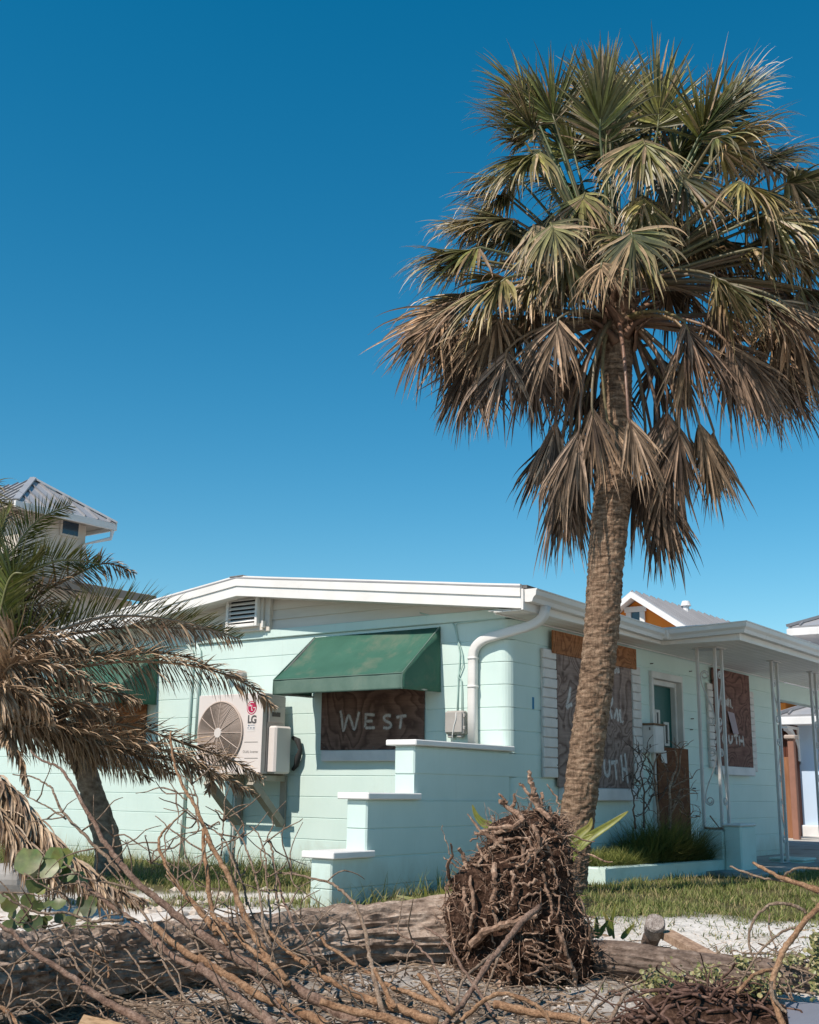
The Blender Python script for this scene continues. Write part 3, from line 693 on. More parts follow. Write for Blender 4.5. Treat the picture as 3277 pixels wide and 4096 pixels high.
MB().box((ax0+.002, ay0-.0005, az0), (ax1, ay0+.004, az1-.0205)).build('side_panel', ACD, ac)
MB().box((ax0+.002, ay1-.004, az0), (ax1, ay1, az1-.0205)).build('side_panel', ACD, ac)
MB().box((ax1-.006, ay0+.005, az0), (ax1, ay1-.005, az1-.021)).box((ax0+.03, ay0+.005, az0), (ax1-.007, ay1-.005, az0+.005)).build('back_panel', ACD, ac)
MB().tube([(ax0+.13, fc.y, fc.z), (ax0+.135, fc.y, fc.z)], FR*.97, 32).build('fan_well', pm('ac_dark', (.10,.085,.078), None, 3, .7, 40, 0), ac)
# fan blades behind the guard
fan = MB().tube([(ax0+.05, fc.y, fc.z), (ax0+.12, fc.y, fc.z)], .06, 16).build('fan', pm('fan_grey', (.16,.14,.13), None, 3, .6, 40, 0), ac)
for k in range(3):
    mb = MB(); a0 = k*2*math.pi/3+.4; rows = []
    for i in range(7):
        r_ = .055+(FR*.9-.055)*i/6; row = []
        for j in range(5):
            a = a0+(j/4-.5)*(1.25-.25*i/6)+.3*i/6; row.append(mb.vert((ax0+.115-.055*j/4, fc.y+math.cos(a)*r_, fc.z+math.sin(a)*r_)))
        rows.append(row)
    for i in range(6):
        for j in range(4): mb.f.append((rows[i][j], rows[i+1][j], rows[i+1][j+1], rows[i][j+1]))
    mb.build('blade', MATS['fan_grey'], fan, smooth=True)
GUARD = pm('guard_tan', (.52,.42,.36), None, 5, .5, 40, 0)
gd = MB(); gd.tube([(ax0-.012, fc.y+math.cos(2*math.pi*i/48)*FR, fc.z+math.sin(2*math.pi*i/48)*FR) for i in range(49)], .010, 6, cap=False); gd = gd.build('fan_guard', GUARD, ac, smooth=True)
for k in range(20):
    r_ = .062+(FR-.072)*k/19; x = ax0-.035+.024*(r_/FR)**2
    MB().tube([(x, fc.y+math.cos(2*math.pi*i/40)*r_, fc.z+math.sin(2*math.pi*i/40)*r_) for i in range(41)], .0042, 4, cap=False).build('ring', GUARD, gd)
for k in range(12):
    a = 2*math.pi*k/12
    MB().tube([(ax0-.040+.026*(q/5)**2, fc.y+math.cos(a)*(.04+(FR-.04)*q/5), fc.z+math.sin(a)*(.04+(FR-.04)*q/5)) for q in range(6)], .0042, 5).build('spoke', GUARD, gd)
MB().tube([(ax0-.046, fc.y, fc.z), (ax0-.030, fc.y, fc.z)], [.048, .055], 20).build('hub', ACW, gd)
# service cover on the side
cv = MB().bbox((-.34, 2.525, .935), (-.10, 2.639, 1.405), .02).build('service_cover', ACW, ac)
MB().bbox((-.345, 2.625, 1.44), (-.12, 2.6385, 1.60), .008).build('handle_recess', ACD, ac)
MB().bbox((-.30, 2.620, 1.50), (-.18, 2.6245, 1.545), .002).build('handle', MATS['ac_dark'], ac)
MB().box((ax0+.06, ay0-.003, az0+.02), (ax0+.066, ay0-.0008, az1-.03)).build('seam', MATS['ac_dark'], ac)
# logo, lettering and print on the front
LX = ax0-.0015
RED = pm('logo_red', (.46,.012,.075), None, 5, .4, 40, 0); GRY = pm('logo_grey', (.10,.095,.095), None, 5, .5, 40, 0); WHT = pm('print_white', (.74,.70,.68), None, 5, .5, 40, 0)
def a7(x, y, X=LX): return onX(*src7(x, y), X)
lc = a7(1172, 520); lr = .069
mb = MB(); mb.tube([(LX+.0015, lc.y, lc.z), (LX, lc.y, lc.z)], lr, 32); lg = mb.build('logo', RED, ac)
def stroke2(pts, wd, X, name, mat, parent):
    mb = MB()
    P = [Vector((X, y, z)) for y, z in pts]; rows = []
    for i, p in enumerate(P):
        tn = (P[min(i+1, len(P)-1)]-P[max(i-1, 0)]).normalized(); sd_ = Vector((0, -tn.z, tn.y)); rows.append((mb.vert(p-sd_*wd/2), mb.vert(p+sd_*wd/2)))
    for i in range(len(rows)-1): mb.f.append((rows[i][0], rows[i+1][0], rows[i+1][1], rows[i][1]))
    return mb.build(name, mat, parent)
rr = lr*.80                                     # ring open at the upper right, bar to the centre
# on this wall +y runs to the left of the picture, so mirror y
cir = [(lc.y-rr*math.cos(math.radians(a)), lc.z+rr*math.sin(math.radians(a))) for a in range(62, 352+10, 6)]
cir += [(lc.y-rr, lc.z+.0), (lc.y-rr*.45, lc.z)]
stroke2(cir[:-2], .0085, LX-.001, 'ring_mark', WHT, lg); stroke2([(lc.y-rr*1.02, lc.z), (lc.y-rr*.40, lc.z)], .0085, LX-.0013, 'ring_mark', WHT, lg)
stroke2([(lc.y, lc.z+rr*.52), (lc.y, lc.z-rr*.44), ], .0085, LX-.001, 'nose_mark', WHT, lg); stroke2([(lc.y+.004, lc.z-rr*.44), (lc.y-rr*.30, lc.z-rr*.44)], .0085, LX-.0013, 'nose_mark', WHT, lg)
MB().tube([(LX, lc.y+rr*.42, lc.z+rr*.42), (LX-.0011, lc.y+rr*.42, lc.z+rr*.42)], .0105, 12).build('dot_mark', WHT, lg)
def text(body_, y_left, z_base, h, mat, name, parent, X=LX-.0005, bold=0, wfac=1.):
    cu = bpy.data.curves.new('txt', 'FONT'); cu.body = body_; cu.size = h/.72; cu.offset = bold
    ob = bpy.data.objects.new('txt', cu); col.objects.link(ob); bpy.context.view_layer.update()
    me = bpy.data.meshes.new_from_object(ob.evaluated_get(bpy.context.evaluated_depsgraph_get())); bpy.data.objects.remove(ob)
    for v_ in me.vertices: x_, y_ = v_.co.x, v_.co.y; v_.co = Vector((X, y_left-x_*wfac, z_base+y_))
    me.materials.clear(); me.name = name
    return tag(link(name, me, mat, parent), kind=None)
p = a7(1122, 695); text('L', p.y, p.z, .078, GRY, 'letter', ac, bold=.004); p = a7(1160, 697); text('G', p.y, p.z, .078, GRY, 'letter', ac, bold=.004)
q0, q1 = a7(1117, 790), a7(1210, 712)
lbl = MB().box((LX, q1.y, q0.z), (LX+.0012, q0.y, q1.z)).build('sticker', WHT, ac)
for (x0, y0, x1, y1) in ((1128,716,1148,734),(1155,716,1205,724),(1122,745,1138,758),(1150,745,1172,758),(1184,745,1205,758),(1122,768,1205,772)):
    a_, b_ = a7(x0, y1), a7(x1, y0); MB().box((LX-.0012, b_.y, a_.z), (LX-.0004, a_.y, b_.z)).build('print_mark', pm('print_blue', (.20,.24,.30), None, 5, .5, 40, 0), lbl)
p = a7(1068, 1040); tx = text('DUAL Inverter', p.y, p.z, .027, pm('print_grey', (.30,.27,.25), None, 5, .5, 40, 0), 'lettering', ac, wfac=.92)
for yy in (915, 1100):
    a_, b_ = a7(1085, yy), a7(1240, yy); MB().box((LX-.001, b_.y, a_.z-.003), (LX+.0005, a_.y, a_.z+.003)).build('groove_line', MATS['print_grey'], ac)
# black hose behind
tag(MB().tube([(-.05, 2.56, 1.30), (-.06, 2.48, 1.27), (-.05, 2.45, 1.18), (-.06, 2.47, 1.10), (-.05, 2.50, 1.02), (-.04, 2.55, .98)], [.02, .03, .022, .034, .026, .018], 8).build('refrigerant_hose', pm('black_foam', (.03,.03,.03), None, 9, .8, 60, .3), smooth=True), 'black foam wrapped hose looping behind the air conditioner', 'hose')
# wall brackets of painted timber
BRK = pm('bracket_beige', (.40,.37,.31), (.30,.27,.22), 4, .7, 50, .15, grime=(.26,.20,.13), gscale=3, glo=.5, ghi=.8)
def bracket(y, lab):
    e = empty('wall_bracket', (-.03, y, .45), lab, 'bracket')
    MB().bbox((-.50, y-.035, .86), (-.031, y+.035, .92), .004).build('arm', BRK, e)
    MB().bbox((-.03, y-.04, .42), (-.001, y+.04, .925), .004).build('wall_plate', BRK, e)
    MB().bar((-.49, y, .85), (-.035, y, .44), .07, .085, (0,1,0)).build('diagonal_brace', BRK, e)
bracket(2.69, 'beige timber bracket under the service side of the air conditioner')
bracket(3.30, 'beige timber bracket under the fan side of the air conditioner')
tag(MB().bbox((-.475, 2.60, .9205), (-.43, 3.50, .934), .003).bbox((-.13, 2.60, .9205), (-.09, 3.50, .934), .003).build('support_rails', BRK), 'pair of thin beige rails between the air conditioner and its brackets', 'rail', kind='stuff')
# ================================================================ planter, pedestal, porch posts
P0, P1, P2 = (.766, -.17), (.766, -.525), (2.99, -.748)
PLW = pm('planter_mint', (.575,.70,.645), (.51,.64,.585), 3, .65, 60, .35, .006, grime=(.34,.42,.35), gscale=2.4, glo=.55, ghi=.85)
pl = empty('planter', (.9, -.4, 0), 'low mint painted planter wall with overgrown grass along the front of the house', 'planter')
def wallseg(a, b_, z0, z1, th, name, parent):
    a, b_ = Vector((*a, 0)), Vector((*b_, 0)); d = (b_-a).normalized(); n_ = Vector((-d.y, d.x, 0))
    mb = MB(); m_ = 14
    prof = [(0, z0), (0, z1-.012), (.012, z1), (th-.012, z1), (th, z1-.012), (th, z0)]; rows = []
    for i in range(m_+1):
        c_ = a.lerp(b_, i/m_); w_ = .004*mnoise.noise(c_*4)
        rows.append([mb.vert(c_+n_*(o_+w_)+Vector((0,0,z_+(.004*mnoise.noise(c_*3+Vector((5,0,0))) if z_ > z0 else 0)))) for o_, z_ in prof])
    for i in range(m_):
        for k in range(5): mb.f.append((rows[i][k], rows[i+1][k], rows[i+1][k+1], rows[i][k+1]))
    mb.f.append(tuple(rows[0])); mb.f.append(tuple(rows[-1][::-1]))
    return mb.build(name, PLW, parent)
wallseg(P1, P2, -.1, .145, .14, 'front_wall', pl)
wallseg((.768, -.01), (.768, -.525), -.1, .143, .14, 'end_wall', pl)
ez = MB(); ez.prism([(.9, -.40, -.1), (2.985, -.61, -.1), (2.985, -.03, -.1), (.9, -.03, -.1)], (0, 0, .19)); ez.build('soil', pm('dark_soil', (.07,.055,.04), (.04,.03,.022), 8, .95, 50, .5, .02), pl)
ped = empty('pedestal', (3.2, -.85, 0), 'mint painted masonry pedestal at the corner of the porch', 'pedestal')
MB().bbox((2.992, -.755, -.1), (3.33, -.48, .44), .02).build('block', PLW, ped)
MB().bbox((2.99, -.945, -.12), (3.41, -.757, .478), .015).build('pillar', PLW, ped)
MB().bbox((2.975, -.955, .4785), (3.42, -.747, .505), .012).build('cap', WHITE, ped)
MB().bbox((2.98, -1.0, -.12), (3.56, -.946, .02), .01).build('footing', PLW, ped)
ped2 = empty('pedestal', (5.95, -.8, 0), 'small mint pedestal under the farthest scrolled porch post', 'pedestal')
q = onY(*src6(1575, 1100), -.95)
MB().bbox((q.x, -.95, -.1), (q.x+.42, -.55, q.z), .02).build('block', PLW, ped2); MB().bbox((q.x-.012, -.962, q.z+.0005), (q.x+.432, -.538, q.z+.03), .012).build('cap', PLW, ped2)
IRON = pm('white_iron', (.60,.575,.55), (.52,.49,.47), 6, .5, 60, .12, grime=(.34,.24,.17), gscale=7, glo=.62, ghi=.85)
def scroll(mb, c, r_, ax, sgn, n=20, turns=1.3):
    P = []
    for i in range(n+1):
        u = i/n; a = sgn*(u*turns*2*math.pi); rad = r_*(1-.72*u); P.append(Vector(c)+Vector(ax)*math.cos(a)*rad+Vector((0,0,1))*math.sin(a)*rad)
    mb.tube(P, .006, 5)
def panel(e, a, b_, z0, z1):
    a, b_ = Vector((*a, 0)), Vector((*b_, 0)); ax = (b_-a); wd = ax.length; ax.normalize(); mid = (a+b_)/2
    n_ = max(2, int((z1-z0)/.56)); h = (z1-z0)/n_
    for k in range(n_):
        zc = z0+h*(k+.5); mb = MB(); rad = wd*.40
        P = []
        for i in range(17):                       # the long S
            u = i/16; P.append(mid+ax*(math.cos(math.pi*u)*rad*.9*(1 if k % 2 == 0 else -1))+Vector((0,0,zc-h*.30+h*.60*u)))
        s_ = 1 if k % 2 == 0 else -1
        mb.tube(P, .007, 5)
        for top in (1, -1):
            end = P[-1] if top == 1 else P[0]
            cdir = ax*(-1 if (end-mid-Vector((0,0,end.z))).dot(ax) > 0 else 1)
            Q = []
            for i in range(22):
                u = i/21; a_ = u*1.55*2*math.pi; rr_ = rad*.62*(1-.6*u)
                ce = end+cdir*rad*.62
                Q.append(ce-cdir*math.cos(a_)*rr_+Vector((0,0,top*math.sin(a_)*rr_)))
            mb.tube(Q, .007, 5)
        mb.build('scroll', IRON, e)
def post(legs, z0, z1, label, panels):
    e = empty('porch_post', (*legs[0], z0), label, 'post', None)
    for x, y in legs: MB().bbox((x-.0155, y-.0155, z0), (x+.0155, y+.0155, z1), .003).build('leg', IRON, e)
    for i, j in panels: panel(e, legs[i], legs[j], z0+.12, z1-.12)
    xs = [p[0] for p in legs]; ys = [p[1] for p in legs]
    MB().bbox((min(xs)-.04, min(ys)-.04, z1-.001), (max(xs)+.04, max(ys)+.04, z1+.009), .002).build('top_plate', IRON, e)
    MB().bbox((min(xs)-.03, min(ys)-.03, z0-.002), (max(xs)+.03, max(ys)+.03, z0+.006), .002).build('base_plate', IRON, e)
    return e
post([(3.06, -.72), (3.06, -.52), (3.25, -.72)], .446, 2.349, 'white wrought iron corner post with scrolls standing on the porch pedestal', ((0, 1), (0, 2)))
post([(4.64, -.78), (4.83, -.78)], .052, 2.349, 'white wrought iron post with scrolls standing on the porch floor', ((0, 1),))
post([(6.10, -.77), (6.29, -.77)], q.z+.032, 2.349, 'white wrought iron post standing on the small far pedestal', ((0, 1),))
# ================================================================ neighbouring buildings
BEIGE = pm('beige_stucco', (.56,.50,.43), (.51,.455,.39), 1.2, .8, 20, .1, .01)
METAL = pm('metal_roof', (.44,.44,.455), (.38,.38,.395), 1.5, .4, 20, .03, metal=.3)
METALD = pm('metal_roof_dark', (.30,.30,.315), None, 1.5, .5, 20, .03, metal=.3)  # darker grey metal for seams, hip caps and the shed roof
WINB = pm('window_glass_blue', (.035,.06,.09), None, 2, .12, 20, 0, spec=.7)
TRW = pm('trim_white', (.78,.77,.76), None, 2, .6, 20, .03)
def roof_face(corners, parent, seam_dir, step, name='roof', mat=METAL, th=.06):
    """roof plane with raised standing seams as parts"""
    c = [Vector(p) for p in corners]; n_ = (c[1]-c[0]).cross(c[-1]-c[0]).normalized()
    if n_.z < 0: n_ = -n_
    mb = MB(); mb.prism([tuple(p) for p in c], -n_*th); o = mb.build(name, mat, parent)
    sd_ = Vector(seam_dir).normalized(); ax = n_.cross(sd_).normalized(); org = c[0]
    pr = [((p-org).dot(ax), (p-org).dot(sd_)) for p in c]
    lo, hi = min(p[0] for p in pr), max(p[0] for p in pr); u = lo+step*.5
    while u < hi:
        xs = []
        for i in range(len(pr)):
            (a0, b0), (a1, b1) = pr[i], pr[(i+1) % len(pr)]
            if (a0-u)*(a1-u) < 0: xs.append(b0+(b1-b0)*(u-a0)/(a1-a0))
        if len(xs) >= 2:
            p, q_ = org+ax*u+sd_*min(xs), org+ax*u+sd_*max(xs)
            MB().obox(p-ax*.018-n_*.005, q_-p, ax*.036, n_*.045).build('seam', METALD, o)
        u += step
    return o
# ---- beige tall house beyond the left end
bh = empty('beige_house', at(300, 3100, 31), 'tall beige house with grey metal hip roof behind the leaning palm', 'house')
E0 = at(65, 2001, 30); E1 = onZ(468, 2095, E0.z); Lx = E1.x-E0.x
Ap = onX(133, 1919, E0.x+Lx/2); E3 = Vector((E0.x, E0.y+14, E0.z)); E2 = Vector((E1.x, E0.y+14, E0.z)); Ap2 = Vector((Ap.x, E0.y+9, Ap.z))
roof_face([E0, E1, Ap], bh, (0, Ap.y-E0.y, Ap.z-E0.z), .42)
roof_face([E0, Ap, Ap2, E3], bh, (Ap.x-E0.x, 0, Ap.z-E0.z), .42)
roof_face([E1, E2, Ap2, Ap], bh, (Ap.x-E1.x, 0, Ap.z-E0.z), .42)
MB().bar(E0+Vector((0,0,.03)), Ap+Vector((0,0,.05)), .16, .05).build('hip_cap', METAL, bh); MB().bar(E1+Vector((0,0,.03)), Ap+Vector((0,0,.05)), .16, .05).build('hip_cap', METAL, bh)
ins = .55
bx0, bx1, by0 = E0.x+ins, E1.x-ins, E0.y+ins
MB().box((bx0, by0, -.3), (bx1, E0.y+13, E0.z-.05)).build('wall', BEIGE, bh)
MB().box((E0.x+.05, E0.y+.05, E0.z-.10), (E1.x-.05, E0.y+13.9, E0.z-.065)).build('soffit', pm('tan_soffit', (.40,.34,.28), None, 2, .8, 20, 0), bh)
MB().bbox((E0.x-.03, E0.y-.03, E0.z-.19), (E1.x+.03, E0.y+.045, E0.z-.0), .01).build('gutter', ALU, bh)
MB().bbox((E1.x-.045, E0.y+.0455, E0.z-.19), (E1.x+.03, E0.y+13, E0.z-.001), .01).build('gutter', ALU, bh)
dp = [(E1.x-.08, E0.y+.02, E0.z-.2), (E1.x-.1, E0.y+.05, E0.z-.42), (bx1-.06, by0-.06, E0.z-.62), (bx1-.06, by0-.06, .2)]
MB().tube(dp, .055, 8).build('downspout', TRW, bh)
w0 = onY(250, 2070, by0); w1 = onY(307, 2147, by0)
wf = MB().bbox((w0.x-.06, by0-.05, w1.z-.06), (w1.x+.06, by0-.001, w0.z+.06), .01).build('window', BEIGE, bh); MB().box((w0.x, by0-.056, w1.z), (w1.x, by0-.0505, w0.z)).build('pane', WINB, wf)
# lower wing with its own roof edge
lw0, lw1 = at(420, 2352, 27), onZ(592, 2392, at(420, 2352, 27).z)
MB().box((lw0.x-6, lw0.y+.4, -.3), (lw1.x-.35, lw0.y+8, lw0.z-.12)).build('wing_wall', BEIGE, bh)
roof_face([Vector((lw0.x-6, lw0.y, lw0.z)), Vector((lw1.x, lw0.y, lw0.z)), Vector((lw1.x, lw0.y+6, lw0.z+.5)), Vector((lw0.x-6, lw0.y+6, lw0.z+.5))], bh, (0, 6, .5), .42, 'wing_roof')
MB().bbox((lw0.x-6, lw0.y-.04, lw0.z-.17), (lw1.x+.02, lw0.y-.001, lw0.z+.02), .01).build('wing_fascia', pm('brown_fascia', (.30,.245,.20), None, 2, .7, 20, 0), bh)
# ---- orange house behind the roof
ORG = pm('orange_siding', (.72,.235,.03), (.68,.21,.025), 1.2, .6, 20, .05)
oh = empty('orange_house', at(2600, 3100, 30), 'bright orange gabled house with pale metal roof behind the bungalow', 'house')
Pk = at(2526, 2363, 27); Rf = onX(2741, 2499, Pk.x); sl_ = (Pk.z-Rf.z)/(Pk.y-Rf.y)       # z drop per metre of y
Lr = 9.5; hw = 3.6; zf = Pk.z-sl_*hw; ov = .38
gx_ = Pk.x+ov
for sgn in (-1, 1):
    roof_face([Pk, Vector((Pk.x+Lr, Pk.y, Pk.z)), Vector((Pk.x+Lr, Pk.y+sgn*hw, zf)), Vector((Pk.x, Pk.y+sgn*hw, zf))], oh, (0, sgn*hw, zf-Pk.z), .40)
    MB().prism([(Pk.x-.04, Pk.y, Pk.z-.02), (Pk.x-.04, Pk.y+sgn*hw, zf-.02), (Pk.x-.04, Pk.y+sgn*hw, zf-.15), (Pk.x-.04, Pk.y, Pk.z-.17)], (.038, 0, 0)).build('rake_board', TRW, oh)
    MB().prism([(Pk.x+.002, Pk.y+sgn*.01, Pk.z-.09), (Pk.x+.002, Pk.y+sgn*hw, zf-.09), (Pk.x+.002, Pk.y+sgn*hw, zf-.11), (Pk.x+.002, Pk.y+sgn*.01, Pk.z-.11)], (ov, 0, 0)).build('soffit', TRW, oh)
gw = MB(); gw.prism([(gx_, Pk.y, Pk.z-.12), (gx_, Pk.y+hw-.3, zf+.1), (gx_, Pk.y+hw-.3, -.3), (gx_, Pk.y-hw+.3, -.3), (gx_, Pk.y-hw+.3, zf+.1)], (Lr-.6, 0, 0)); gw = gw.build('wall', ORG, oh)
for k in range(16):
    z0 = zf-1.2+k*.17
    wy = min(hw-.3, (Pk.z-.17-z0-.17)/sl_) if z0 > zf-.2 else hw-.3
    if wy < .12: break
    MB().prism([(gx_-.022, Pk.y-wy, z0), (gx_-.004, Pk.y-wy, z0+.168), (gx_-.001, Pk.y-wy, z0+.168), (gx_-.001, Pk.y-wy, z0)], (0, 2*wy, 0)).build('siding_board', ORG, gw)
a_, b_ = onX(2508, 2452, gx_), onX(2585, 2500, gx_)
wz0, wz1 = b_.z-.9, a_.z
wn = MB()
for q0_, q1_ in (((a_.y, wz0), (a_.y-.13, wz1)), ((b_.y+.13, wz0), (b_.y, wz1)), ((a_.y+.04, wz1), (b_.y-.04, wz1+.13))): wn.bbox((gx_-.07, q0_[0], q0_[1]), (gx_-.023, q1_[0], q1_[1]), .01)
wn = wn.build('window', TRW, oh); MB().box((gx_-.035, a_.y-.13, wz0), (gx_-.024, b_.y+.13, wz1)).build('pane', WINB, wn)
vp_ = onY(2745, 2440, Pk.y-.2)+Vector((0,.15,0))
vpp = MB().tube([vp_+Vector((0,-.15,-.15)), vp_+Vector((0,-.15,.14))], .08, 10).build('roof_vent', TRW, oh); MB().tube([vp_+Vector((0,-.15,.10)), vp_+Vector((0,-.15,.22))], [.13, .09], 12).build('cowl', TRW, vpp)
# ---- pale blue house on the right
BLUE = pm('pale_blue_stucco', (.50,.62,.76), (.47,.59,.73), 1.2, .8, 20, .05)
bl = empty('pale_blue_house', at(3250, 3342, 26), 'pale blue house with grey metal hip roofs and white curved eave brackets beyond the carport', 'house')
c0 = at(3188, 3342, 26); XB2 = c0.x
c0.z = -.15
def curved_bracket(y, z, r_, parent):
    """quarter-round timber bracket under the west eave"""
    e = MB().bbox((XB2-.06, y-.06, z-r_), (XB2-.0015, y+.06, z), .008).bbox((XB2-r_, y-.06, z-.06), (XB2-.061, y+.06, z-.001), .008)
    P = []
    for i in range(9):
        a = math.pi/2*i/8; P.append((XB2-r_*.92*(1-math.cos(a)), z-r_*.95*(1-math.sin(a))))
    e.prism([(x, y-.05, zz) for x, zz in P]+[(x+.02 if i else x, y-.05, zz-.10) for i, (x, zz) in reversed(list(enumerate(P)))], (0, .1, 0))
    return e.build('eave_bracket', TRW, parent)
lo_c = onX(3108, 2884, XB2-.75); zl = lo_c.z
MB().box((XB2, c0.y-9, -.3), (XB2+9, c0.y, zl)).build('wall', BLUE, bl)
MB().bbox((XB2-.12, c0.y-9, -.3), (XB2-.001, c0.y+1.2, .22), .02).build('base_band', TRW, bl)
def hip(parent, x0, y1, z, wid, rise, fz=.17, n='roof'):
    y0 = y1-wid
    roof_face([Vector((x0, y1, z)), Vector((x0, y0, z)), Vector((x0+rise*2.6, y0+rise*0, z+rise)), Vector((x0+rise*2.6, y1-rise*2.2, z+rise))], parent, (rise*2.6, 0, rise), .5, n)
    roof_face([Vector((x0, y1, z)), Vector((x0+9, y1, z)), Vector((x0+9, y1-rise*2.2, z+rise)), Vector((x0+rise*2.6, y1-rise*2.2, z+rise))], parent, (0, -rise*2.2, rise), .5, n)
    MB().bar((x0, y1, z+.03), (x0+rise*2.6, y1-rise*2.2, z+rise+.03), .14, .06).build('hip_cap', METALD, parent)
    MB().bbox((x0-.03, y0, z-fz-.03), (x0+.03, y1+.03, z-.045), .01).build('fascia', TRW, parent)
    MB().bbox((x0+.031, y1-.03, z-fz-.03), (x0+9, y1+.03, z-.045), .01).build('fascia', TRW, parent)
    MB().box((x0+.03, y0, z-fz-.01), (x0+9, y1-.03, z-fz+.015)).build('soffit', TRW, parent)
hip(bl, XB2-.75, lo_c.y, zl+.12, 9, .62)
curved_bracket(c0.y-.12, zl-.09, .70, bl); curved_bracket(c0.y-3.2, zl-.09, .70, bl)
up_c = onX(3154, 2530, XB2-.6)
hip(bl, XB2-.6, up_c.y, up_c.z+.12, 9, .9, n='upper_roof')
curved_bracket(up_c.y-.75, up_c.z-.09, .55, bl)
MB().box((XB2+.01, c0.y-8.5, zl+.5), (XB2+8, up_c.y-.7, up_c.z)).build('upper_wall', BLUE, bl)
# ---- timber fence, rusty shed and shrubs seen under the carport
FENM = pm('cedar_fence', (.30,.135,.065), (.20,.085,.042), 5, .8, 30, .3, .006, stretch=(3,3,.4))
fe = empty('wooden_fence', at(3150, 3300, 24.5), 'brown wooden board fence beside the pale blue house', 'fence')
fy = at(3150, 3200, 24.5)
fr_ = onX(3172, 3200, fy.x).y
for k in range(18):
    y = fr_+k*.15
    MB().bbox((fy.x+.012*rnd.uniform(-1,1), y, -.15), (fy.x+.025, y+.14, 1.52+rnd.uniform(-.03,.03)), .006).build('board', FENM, fe)
for z in (.3, 1.3): MB().bbox((fy.x+.026, fr_, z), (fy.x+.07, fr_+2.7, z+.09), .006).build('rail', FENM, fe)
pc = at(3180, 3200, 23.8)
gp = empty('gate_post', (pc.x, pc.y, -.1), 'square brown post with a pale cap in front of the wooden fence', 'post')
MB().bbox((pc.x-.06, pc.y-.06, -.15), (pc.x+.06, pc.y+.06, 1.85), .01).build('post', pm('pinkish_brick', (.30,.15,.105), None, 6, .8, 20, .3), gp); MB().bbox((pc.x-.11, pc.y-.11, 1.851), (pc.x+.11, pc.y+.11, 1.93), .02).build('cap', pm('tan_cap', (.45,.36,.30), None, 6, .8, 20, .3), gp)
s0 = at(3135, 3000, 25.8); st_ = at(3135, 2900, 25.8).z
sh = empty('rusty_shed', (s0.x, s0.y, -.1), 'rust red shed behind the wooden fence', 'shed')
sr_ = onX(3180, 3000, s0.x).y; RUST = pm('rust_red_siding', (.12,.038,.02), (.075,.024,.014), 3, .8, 20, .2, stretch=(1,1,.2)); MB().box((s0.x, sr_, -.2), (s0.x+1.2, sr_+3.8, st_)).build('wall', RUST, sh)  # siding colour darkened to carry the shade on the shed wall
for k in range(19): MB().bbox((s0.x-.02, sr_+k*.2, -.2), (s0.x-.001, sr_+k*.2+.185, st_-.02), .004).build('board', RUST, sh)
MB().prism([(s0.x-.4, sr_-.15, st_), (s0.x+1.4, sr_-.15, st_+.4), (s0.x+1.4, sr_-.15, st_+.46), (s0.x-.4, sr_-.15, st_+.06)], (0, 4.2, 0)).build('roof', METALD, sh)
# ================================================================ foliage helpers
def leafmat(name, rough=.5, trans=.25, spec=.3):
    m, t, b = newmat(name); va = N(t, 'ShaderNodeVertexColor', layer_name='tint')
    nz = noisef(t, coords(t), 35, 3, .6); r = ramp(t, [(.3, (.72,.72,.72)), (.7, (1.15,1.12,1.08))]); t.links.new(nz, r.inputs[0])
    c = mixc(t, 1., va.outputs[0], r.outputs[0], 'MULTIPLY'); t.links.new(c, b.inputs['Base Color'])
    b.inputs['Roughness'].default_value = rough; b.inputs['Specular IOR Level'].default_value = spec
    tl = N(t, 'ShaderNodeBsdfTranslucent'); t.links.new(c, tl.inputs[0]); mx = N(t, 'ShaderNodeMixShader'); mx.inputs[0].default_value = trans
    t.links.new(b.outputs[0], mx.inputs[1]); t.links.new(tl.outputs[0], mx.inputs[2]); t.links.new(mx.outputs[0], t.nodes['Material Output'].inputs[0])
    return m
LEAF = leafmat('palm_leaf', .42, .12, .45); DRY = leafmat('dry_leaf', .7, .07, .15)
def lerp3(a, b, u): return tuple(x+(y-x)*u for x, y in zip(a, b))
GRAV = Vector((0, 0, -1))
def strip(mb, p, d, nr, L, w, seg, droop, c0, c1, rg, curl=0., tip=.55, prof=None, wob=.0, pw=1.3):
    """one folded leaf blade: three verts per row"""
    p = Vector(p); d = Vector(d).normalized(); nr = Vector(nr); rows = []; st = L/seg
    for i in range(seg+1):
        u = i/seg
        sd_ = d.cross(nr)
        if sd_.length < 1e-4: sd_ = d.cross(Vector((1,0,0)))
        sd_.normalize(); n2 = sd_.cross(d).normalized()
        ww_ = w*((min(1, .25+u*3.2))*(1-max(0, (u-tip)/(1-tip))**1.4)+.03) if prof is None else w*prof(u)
        cc = lerp3(c0, c1, min(1, max(0, (u-.35)/.65))**1.3); k = .8+.4*rg.random()
        cc = tuple(x*k for x in cc)
        a, b_, c_ = p-sd_*ww_, p-n2*ww_*.45, p+sd_*ww_
        rows.append((mb.vert(a), mb.vert(b_), mb.vert(c_))); mb.c += [(*cc, 1)]*3
        if i < seg:
            d = (d+GRAV*droop*(u**pw)*(2.6/seg)+nr*curl/seg+Vector((rg.uniform(-1,1), rg.uniform(-1,1), rg.uniform(-1,1)))*wob).normalized(); nr = (nr-d*nr.dot(d)).normalized(); p = p+d*st
    for i in range(seg):
        for k in range(2): mb.f.append((rows[i][k], rows[i][k+1], rows[i+1][k+1], rows[i+1][k]))
GREENS = [(.085,.100,.028), (.115,.125,.032), (.060,.078,.026), (.16,.155,.040)]
TANS = [(.46,.315,.19), (.37,.245,.15), (.54,.39,.26), (.30,.195,.13)]
GREYS = [(.17,.125,.108), (.21,.155,.13), (.125,.09,.078), (.27,.20,.165)]
